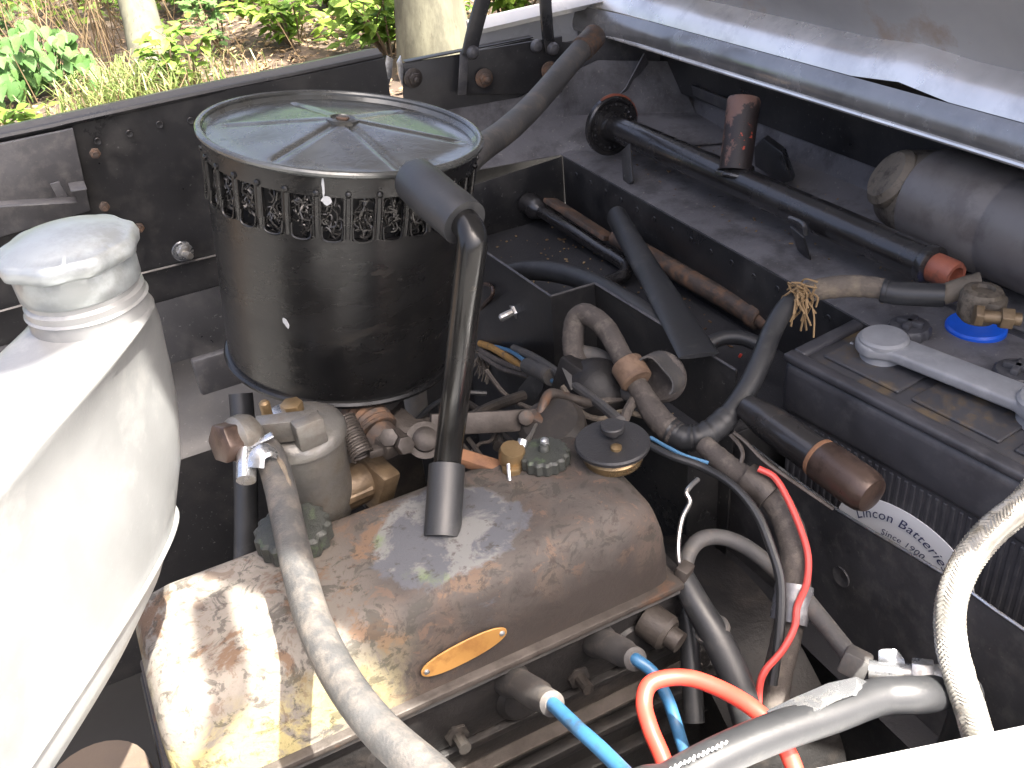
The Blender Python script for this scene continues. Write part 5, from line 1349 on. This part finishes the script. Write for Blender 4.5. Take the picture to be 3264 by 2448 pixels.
part('alloy_guard', g_sheet([[(0.2457, 0.2645, 0.0539), (0.2650, 0.2631, 0.0547), (0.2858, 0.2609, 0.0554), (0.3033, 0.2579, 0.0527), (0.3130, 0.2543, 0.0443)], [(0.2441, 0.2579, 0.0583), (0.2620, 0.2561, 0.0576), (0.2820, 0.2533, 0.0569), (0.2978, 0.2523, 0.0542), (0.3056, 0.2516, 0.0470)], [(0.2441, 0.2498, 0.0579), (0.2596, 0.2489, 0.0570), (0.2794, 0.2488, 0.0580), (0.2917, 0.2485, 0.0543), (0.2994, 0.2494, 0.0474)]], 0.001), 'zinc', nh)
# white printed marks along the hose
gs = []
for i in range(13):
    f = i / 12
    a = Vector((0.1719, 0.2481, 0.0752)).lerp(Vector((0.2058, 0.2483, 0.0726)), f)
    gs.append(g_box(a, (0.0010, 0.0012, 0.0030), (0.3, 0.5 * (i % 3), 0.6 + 0.4 * (i % 2)), 0.0003))
part('printed_marks', join(*gs), 'label', nh)
# inner wing tube, far left
solo('wing_loom_tube', 'dark vertical tube against the inner wing beside the filter', 'tube', g_tube([(0.0814, 0.8468, 0.0008), (0.0760, 0.8357, -0.0183), (0.0644, 0.8141, -0.0563), (0.0484, 0.7891, -0.1018), (0.0294, 0.7629, -0.1509)], 0.0118, 16, 5), 'rubber')
vh = root('vent_hose', 'fat dark grey hose rising from behind the filter to the scuttle', 'hose', (0.5500, 1.1814, 0.0596))
part('hose', g_tube([(0.235, 0.80, -0.10), (0.250, 0.80, 0.05), (0.285, 0.80, 0.17), (0.3275, 0.8300, 0.1715), (0.3671, 0.8600, 0.1758), (0.4144, 0.9000, 0.1730), (0.4651, 0.9450, 0.1731), (0.5160, 0.9900, 0.1780), (0.5635, 1.0300, 0.1858), (0.6024, 1.0600, 0.1929)], 0.0135, 20, 8), 'rubber_dusty', vh)
part('cuff', join(g_tube([(0.5995, 1.0550, 0.1938), (0.6147, 1.0650, 0.1969), (0.6287, 1.0750, 0.2003)], 0.0150, 20, 5)), 'rusty', vh)

# more greasy leads and rods in the gloom behind the cover, each its own thing
TG = [
    ('thin oily pipe dipping behind the linkage cross bar', 'pipe', 'oily_dark', 0.0030, [(0.2496, 0.6727, 0.0240), (0.2572, 0.6417, 0.0216), (0.2595, 0.6115, 0.0170), (0.2660, 0.5820, 0.0160), (0.2910, 0.5752, 0.0218)]),
    ('slack black wire drooping under the taped wires', 'wire', 'loom', 0.0022, [(0.2762, 0.6862, 0.0413), (0.2812, 0.6617, 0.0280), (0.2922, 0.6394, 0.0216), (0.3089, 0.6193, 0.0218), (0.3252, 0.5982, 0.0204)]),
    ('dusty cloth wire crossing beneath the brown collar', 'wire', 'cloth', 0.0026, [(0.3248, 0.6340, 0.0342), (0.3265, 0.6058, 0.0228), (0.3385, 0.5915, 0.0191), (0.3562, 0.5862, 0.0226), (0.3680, 0.5686, 0.0234)]),
    ('short copper pipe curling behind the knurled nut', 'pipe', 'copper_brown', 0.0026, [(0.2577, 0.5649, 0.0234), (0.2791, 0.5756, 0.0335), (0.2985, 0.5795, 0.0326), (0.3048, 0.5626, 0.0310)]),
    ('thin dark cable running under the filter rim', 'cable', 'rubber', 0.0024, [(0.1811, 0.6377, 0.0423), (0.2115, 0.6617, 0.0400), (0.2448, 0.6801, 0.0315), (0.2698, 0.6768, 0.0239)]),
    ('bent steel choke wire left of the ball joint', 'wire', 'oily', 0.0015, [(0.1974, 0.5597, 0.0524), (0.2185, 0.5757, 0.0513), (0.2313, 0.5805, 0.0476), (0.2525, 0.5993, 0.0507)]),
]
for lb_, ct_, mt, r_, pts in TG:
    solo('engine_' + ct_, lb_, ct_, g_tube(pts, r_, 8, 8, 0.05), mt)

# ================================================================== undergrowth beyond the car
def leaf(V, Q, base, direc, up, L_, W_, sag=0.15, fold=0.12, lobed=False):
    d = direc.normalized()
    s = d.cross(up)
    if s.length < 1e-4:
        s = d.orthogonal()
    s.normalize()
    n = s.cross(d).normalized()
    o = len(V)
    if lobed:
        pts = [(0, 0), (0.30, 0.18), (0.22, 0.36), (0.62, 0.50), (0.28, 0.62), (0.42, 0.82), (0.0, 1.0), (-0.42, 0.82), (-0.28, 0.62), (-0.62, 0.50), (-0.22, 0.36), (-0.30, 0.18)]
        for (a, b) in pts:
            V.append(base + s * a * W_ + d * b * L_ + n * (abs(a) * fold * W_ - sag * b * b * L_))
        V.append(base + d * 0.5 * L_ - n * sag * 0.25 * L_)
        for i in range(12):
            Q.append((o + 12, o + i, o + (i + 1) % 12))
        return
    pts = [(0, 0), (0.42, 0.20), (0.5, 0.42), (0.28, 0.75), (0, 1.0), (-0.28, 0.75), (-0.5, 0.42), (-0.42, 0.20)]
    for (a, b) in pts:
        V.append(base + s * a * W_ + d * b * L_ + n * (abs(a) * fold * W_ - sag * b * b * L_))
    V.append(base + d * 0.45 * L_ - n * sag * 0.2 * L_)
    for i in range(8):
        Q.append((o + 8, o + i, o + (i + 1) % 8))

def rvec(r, up=0.0):
    a = r.uniform(0, 2 * math.pi)
    return Vector((math.cos(a), math.sin(a), up))

def stems_of(paths, r0, r1):
    return join(*[g_tube(p, [r0 + (r1 - r0) * i / (len(p) - 1) for i in range(len(p))], 5, 3) for p in paths])

def shrub(label, loc, h, spread, nst, nleaf, ll, mat, seed, lobed=False, group='leafy shoots in the undergrowth', ground_leaves=0, name='leafy_shrub'):
    r = random.Random(seed)
    rt = root(name, label, 'shrub', loc, group)
    B = Vector(loc)
    paths = []
    V, Q = [], []
    for i in range(nst):
        d = rvec(r)
        lean = spread * r.uniform(0.2, 1.0)
        hh = h * r.uniform(0.55, 1.0)
        p0 = B + d * 0.04
        p1 = p0 + d * lean * 0.3 + Vector((r.uniform(-.05, .05), r.uniform(-.05, .05), hh * 0.5))
        p2 = p0 + d * lean * 0.7 + Vector((r.uniform(-.08, .08), r.uniform(-.08, .08), hh * 0.85))
        p3 = p0 + d * lean + Vector((r.uniform(-.1, .1), r.uniform(-.1, .1), hh))
        paths.append([p0, p1, p2, p3])
        sm, _ = smooth([p0, p1, p2, p3], 8)
        for k in range(nleaf):
            f = r.uniform(0.18, 1.0)
            p = sm[int(f * (len(sm) - 1))]
            ld = rvec(r, r.uniform(-0.5, 0.5))
            tw = p + ld.normalized() * r.uniform(0, 0.05) * h
            leaf(V, Q, tw, ld, Vector((r.uniform(-.4, .4), r.uniform(-.6, .1), 1)), ll * r.uniform(0.6, 1.25), ll * r.uniform(0.42, 0.6) * (1.5 if lobed else 1), r.uniform(0, 0.3), 0.2, lobed)
    part('stems', stems_of(paths, 0.007, 0.002), 'twig', rt)
    o = part('foliage', (V, Q), mat, rt, flat=True)
    return rt

# heart-leaved plant at the left, every leaf its own piece
def heart_plant():
    loc = (0.0467, 6.1633, -0.8500)
    rt = root('heart_leaved_plant', 'low green plant with heart shaped leaves at far left edge', 'plant', loc)
    r = random.Random(17)
    B = Vector(loc)
    paths = []
    protos = []
    for i in range(4):
        V, Q = [], []
        s = 0.1
        out = [(0, 0.06), (0.16, -0.04), (0.36, 0.03), (0.50, 0.22), (0.46, 0.48), (0.28, 0.76), (0, 1.08), (-0.28, 0.76), (-0.46, 0.48), (-0.50, 0.22), (-0.36, 0.03), (-0.16, -0.04)]
        for (a, b) in out:
            V.append(Vector((a * s * 0.95, b * s, (abs(a) * 0.28 - 0.25 * b * b) * s)))
        V.append(Vector((0, 0.42 * s, -0.04 * s)))
        for k in range(12):
            Q.append((12, k, (k + 1) % 12))
        me = bpy.data.meshes.new('leaf')
        me.from_pydata(V, [], Q)
        for p in me.polygons:
            p.use_smooth = True
        me.materials.append(M['leaf_dark' if i % 2 else 'leaf_pale'])
        protos.append(me)
    for i in range(170):
        f = r.random()
        x = r.uniform(-0.36, 0.26)
        z = 0.02 + r.random() ** 0.9 * 0.33 * (1 - 0.55 * abs(x / 0.36))
        p = B + Vector((x, r.uniform(-0.14, 0.30) - 0.15 * (0.45 - z), z))
        o = bpy.data.objects.new('leaf', protos[i % 4])
        COL.objects.link(o)
        o.parent = rt
        o.location = p - B
        o.rotation_euler = (r.uniform(-1.2, -0.25), r.uniform(-0.35, 0.35), math.pi + r.uniform(-1.1, 1.1))
        sc = r.uniform(0.5, 1.05)
        o.scale = (sc, sc, sc)
        if i % 3 == 0:
            g0 = B + Vector((x * 0.3, 0.05, 0))
            paths.append([g0, (g0 + p) / 2 + Vector((0, 0.02, 0.05)), p])
    part('stems', stems_of(paths, 0.004, 0.002), 'leaf_dark', rt)
heart_plant()

def tree(label, name, base, top, r0, r1, seed, crown_h):
    B, T = Vector(base), Vector(top)
    rt = root(name, label, 'tree', base, 'trees beyond the car')
    r = random.Random(seed)
    n = 14
    path = [B.lerp(T, i / n) + Vector((r.uniform(-.02, .02), r.uniform(-.02, .02), 0)) for i in range(n + 1)]
    path[0] -= Vector((0, 0, 0.1))
    rad = [r0 * (1.45 if i == 0 else (1.12 if i == 1 else 1)) * (1 - i / n) + r1 * i / n for i in range(n + 1)]
    part('trunk', g_tube(path, rad, 20, 4, 0.06), 'bark', rt)
    limbs = []
    V, Q = [], []
    for i in range(9):
        p = B.lerp(T, r.uniform(0.72, 1.0))
        d = rvec(r, 0.7)
        q = p + d * r.uniform(0.5, 1.1)
        e = q + rvec(r, 0.5) * 0.6
        limbs.append([p, (p + q) / 2 + Vector((0, 0, .1)), q, e])
        for k in range(90):
            f = r.uniform(0.3, 1)
            c = (p.lerp(q, f) if r.random() < 0.4 else q.lerp(e, f)) + Vector((r.gauss(0, .28), r.gauss(0, .28), r.gauss(0, .22)))
            leaf(V, Q, c, rvec(r, r.uniform(-.7, .3)), Vector((r.uniform(-.5, .5), r.uniform(-.5, .5), 1)), r.uniform(.06, .11), r.uniform(.04, .06), 0.1, 0.15)
    part('limbs', stems_of(limbs, 0.05, 0.012), 'bark', rt)
    part('crown', (V, Q), 'leaf', rt, flat=True)
_t1 = Vector((0.5866, 5.8645, -0.8500))
_t1b = Vector((0.6309, 6.2500, -0.4368))
tree('slim leaning pale barked tree at the upper left behind the grass', 'slim_tree', _t1, _t1 + (_t1b - _t1) * 9.0, 0.095, 0.05, 5, 3)
_t2 = Vector((1.8985, 4.8497, -0.8500))
tree('thicker pale tree trunk behind the bonnet hinge arms', 'thick_tree', _t2, _t2 + Vector((0.15, 0.4, 7.2)), 0.150, 0.08, 8, 3)

# shrubs and shoots
G = lambda x, y: (x, y, GZ)
SP = [
    ('pale lobed leaf shoot at the top left corner', (-0.1108, 7.2775, -0.8500), 0.75, 0.25, 7, 26, 0.085, 'leaf_pale', True),
    ('lobed hawthorn-like shoot right of the slim tree', (1.0539, 6.1191, -0.8500), 0.62, 0.26, 6, 24, 0.075, 'leaf_pale', True),
    ('bright green shoots standing on the litter left of the thick trunk', (1.4564, 6.0444, -0.8500), 0.40, 0.40, 12, 30, 0.085, 'leaf', False),
    ('green leafy shrub directly left of the thick trunk', (1.8024, 5.3545, -0.8500), 0.50, 0.42, 14, 34, 0.090, 'leaf', False),
    ('tall leafy shrub behind the litter near the top middle', (1.9226, 6.6569, -0.8500), 0.70, 0.6, 18, 38, 0.095, 'leaf', False),
    ('leafy shrub between the two hinge arms', (2.5447, 5.2711, -0.8500), 0.6, 0.45, 16, 40, 0.090, 'leaf', False),
    ('leafy shrub right of the rear hinge arm', (2.8755, 5.2276, -0.8500), 0.6, 0.5, 16, 40, 0.085, 'leaf', False),
    ('weedy shoot with narrow leaves beside the slim tree foot', (0.7239, 5.5195, -0.8500), 0.35, 0.22, 6, 18, 0.085, 'leaf', False),
    ('tall green shrub behind the slim tree', (1.1651, 7.5205, -0.8500), 0.8, 0.5, 12, 26, 0.095, 'leaf', False),
    ('dark leafy shrub at the top edge left of the slim tree', (0.5083, 8.4921, -0.8500), 0.7, 0.5, 9, 20, 0.09, 'leaf_dark', False),
    ('seedling with a few broad leaves low on the left', (-0.1341, 5.3383, -0.8500), 0.16, 0.16, 4, 7, 0.10, 'leaf', False),
    ('leafy shrub at the top between trunk and litter', (1.5877, 7.4586, -0.8500), 0.8, 0.6, 16, 36, 0.095, 'leaf', False),
]
for i, (lb_, p, h, s, ns_, nl, ll, mt, lo_) in enumerate(SP):
    shrub(lb_, p, h, s, ns_, nl, ll, mt, 40 + i, lo_)

# leafy ground cover under the shrubs
def cover_plants():
    r = random.Random(123)
    V, Q = [], []
    for i in range(7000):
        x = r.uniform(0.6, 5.0)
        y = r.uniform(5.6, 10.0)
        k = 0.5 + 0.5 * math.sin(x * 2.1 + 0.6 * y) * math.sin(y * 1.7 - x)
        if y < 7.4 - 0.25 * (x - 2.2) and k < 0.72:
            continue
        z = GZ + 0.03 + r.random() ** 1.6 * (0.30 if y > 7.2 else 0.14)
        leaf(V, Q, Vector((x, y, z)), rvec(r, r.uniform(-.5, .5)), Vector((r.uniform(-.4, .4), r.uniform(-.7, .1), 1)), r.uniform(.05, .11), r.uniform(.03, .055), r.uniform(0, .3), 0.2)
    for i in range(900):
        x = r.uniform(-1.0, 0.9)
        y = r.uniform(7.6, 9.8)
        leaf(V, Q, Vector((x, y, GZ + 0.03 + r.random() * 0.35)), rvec(r, r.uniform(-.5, .5)), Vector((r.uniform(-.4, .4), r.uniform(-.7, .1), 1)), r.uniform(.05, .11), r.uniform(.03, .055), r.uniform(0, .3), 0.2)
    o = link('ground_cover', V, Q, 'leaf', None, flat=True)
    thing(o, 'bright green leafy ground cover under the shrubs', 'ground cover', kind='stuff')
cover_plants()

# dense hedge far behind, reflected in the paint
def hedge():
    r = random.Random(77)
    V, Q = [], []
    for i in range(15000):
        x = r.uniform(-9, 14)
        y = 10.2 + r.random() * 2.2 - 0.10 * x
        hmax = 3.0 + 0.8 * math.sin(x * 1.1) + 0.5 * math.sin(x * 2.7 + 1)
        z = GZ + r.random() ** 0.8 * hmax
        leaf(V, Q, Vector((x, y, z)), rvec(r, r.uniform(-.8, .4)), Vector((r.uniform(-.5, .5), -0.6, 1)), r.uniform(.12, .22), r.uniform(.09, .13), 0.1, 0.15)
    o = link('hedge', V, Q, 'leaf_dark', None, flat=True)
    thing(o, 'dense green hedge filling the far background', 'hedge', kind='stuff')
hedge()

def scatter():
    r = random.Random(5)
    V, Q = [], []
    def gp(px):
        pass
    for i in range(22000):
        x = r.uniform(-1.2, 5.2)
        y = r.uniform(3.6, 10.0)
        dens = 0.8 if (x > 0.75) else 0.25
        if r.random() > dens:
            continue
        L_ = r.uniform(0.02, 0.055)
        leaf(V, Q, Vector((x, y, GZ + 0.035 * math.sin(x * 1.3 + y * 0.7) + 0.02 * math.sin(x * 3.1 - y * 2.3) + r.uniform(0.005, 0.035))), rvec(r, r.uniform(-.2, .35)), Vector((r.uniform(-.5, .5), r.uniform(-.5, .5), 1)), L_, L_ * r.uniform(0.35, 0.7), r.uniform(-.3, .3), 0.3)
    o = link('leaf_litter', V, Q, 'litter', None, flat=True)
    thing(o, 'dry pale leaf litter covering the ground', 'leaf litter', kind='stuff')
    # grass blades
    V, Q = [], []
    Vs, Qs = [], []
    def blade(V, Q, p, h, d, w_):
        s = d.cross(Vector((0, 0, 1))).normalized()
        o = len(V)
        a = p
        b = p + Vector((0, 0, h * 0.55)) + d * h * 0.12
        c = p + Vector((0, 0, h * 0.85)) + d * h * 0.42
        e = p + Vector((0, 0, h * 0.80)) + d * h * 0.85
        V.extend([a - s * w_, a + s * w_, b - s * w_ * .9, b + s * w_ * .9, c - s * w_ * .6, c + s * w_ * .6, e])
        Q.extend([(o, o + 1, o + 3, o + 2), (o + 2, o + 3, o + 5, o + 4), (o + 4, o + 5, o + 6)])
    tufts = [((0.4556, 5.6039, -0.8500), 0.22, 130, 0.20), ((0.2795, 5.4478, -0.8500), 0.22, 110, 0.22), ((0.6011, 5.5229, -0.8500), 0.22, 90, 0.19), ((0.1511, 5.2233, -0.8500), 0.25, 60, 0.16), ((0.7749, 5.5869, -0.8500), 0.3, 60, 0.14), ((-0.0055, 5.1806, -0.8500), 0.3, 40, 0.12), ((0.4474, 5.2442, -0.8500), 0.25, 110, 0.2)]
    for (p, sp, n, h) in tufts:
        for i in range(n):
            q = Vector(p) + Vector((r.gauss(0, sp * .6), r.gauss(0, sp * .6), 0))
            dry = r.random() < 0.2
            blade(*((Vs, Qs) if dry else (V, Q)), q, h * r.uniform(0.5, 1.2), rvec(r), r.uniform(0.0025, 0.005))
    for i in range(420):
        q = Vector((r.uniform(-0.8, 1.3), r.uniform(4.2, 6.8), GZ))
        blade(*((V, Q) if r.random() < 0.45 else (Vs, Qs)), q, r.uniform(0.04, 0.14), rvec(r), 0.003)
    o = link('grass', V, Q, 'grass', None, flat=True)
    thing(o, 'green grass tufts at the foot of the slim tree', 'grass', kind='stuff')
    # dry stalks and twigs
    gs = []
    for i in range(170):
        c = Vector((0.3646, 6.7929, -0.8500)) if i < 90 else Vector((r.uniform(-0.4, 3.2), r.uniform(5.0, 8.5), GZ))
        sp = 0.26 if i < 90 else 0.05
        p = c + Vector((r.gauss(0, sp), r.gauss(0, sp), 0))
        hh = r.uniform(0.35, 1.0) if i < 90 else r.uniform(0.05, 0.35)
        d = rvec(r)
        q = p + d * hh * r.uniform(0.1, 0.7) + Vector((0, 0, hh))
        gs.append(g_tube([p, (p + q) / 2 + Vector((r.uniform(-.05, .05), 0, .04)), q], [0.0035, 0.003, 0.0015], 4, 3))
    g = join((Vs, Qs), *gs)
    o = link('dry_stalks', g[0], g[1], 'straw', None, flat=True)
    thing(o, 'dry straw stalks and withered grass among the plants', 'dry grass', kind='stuff')
scatter()
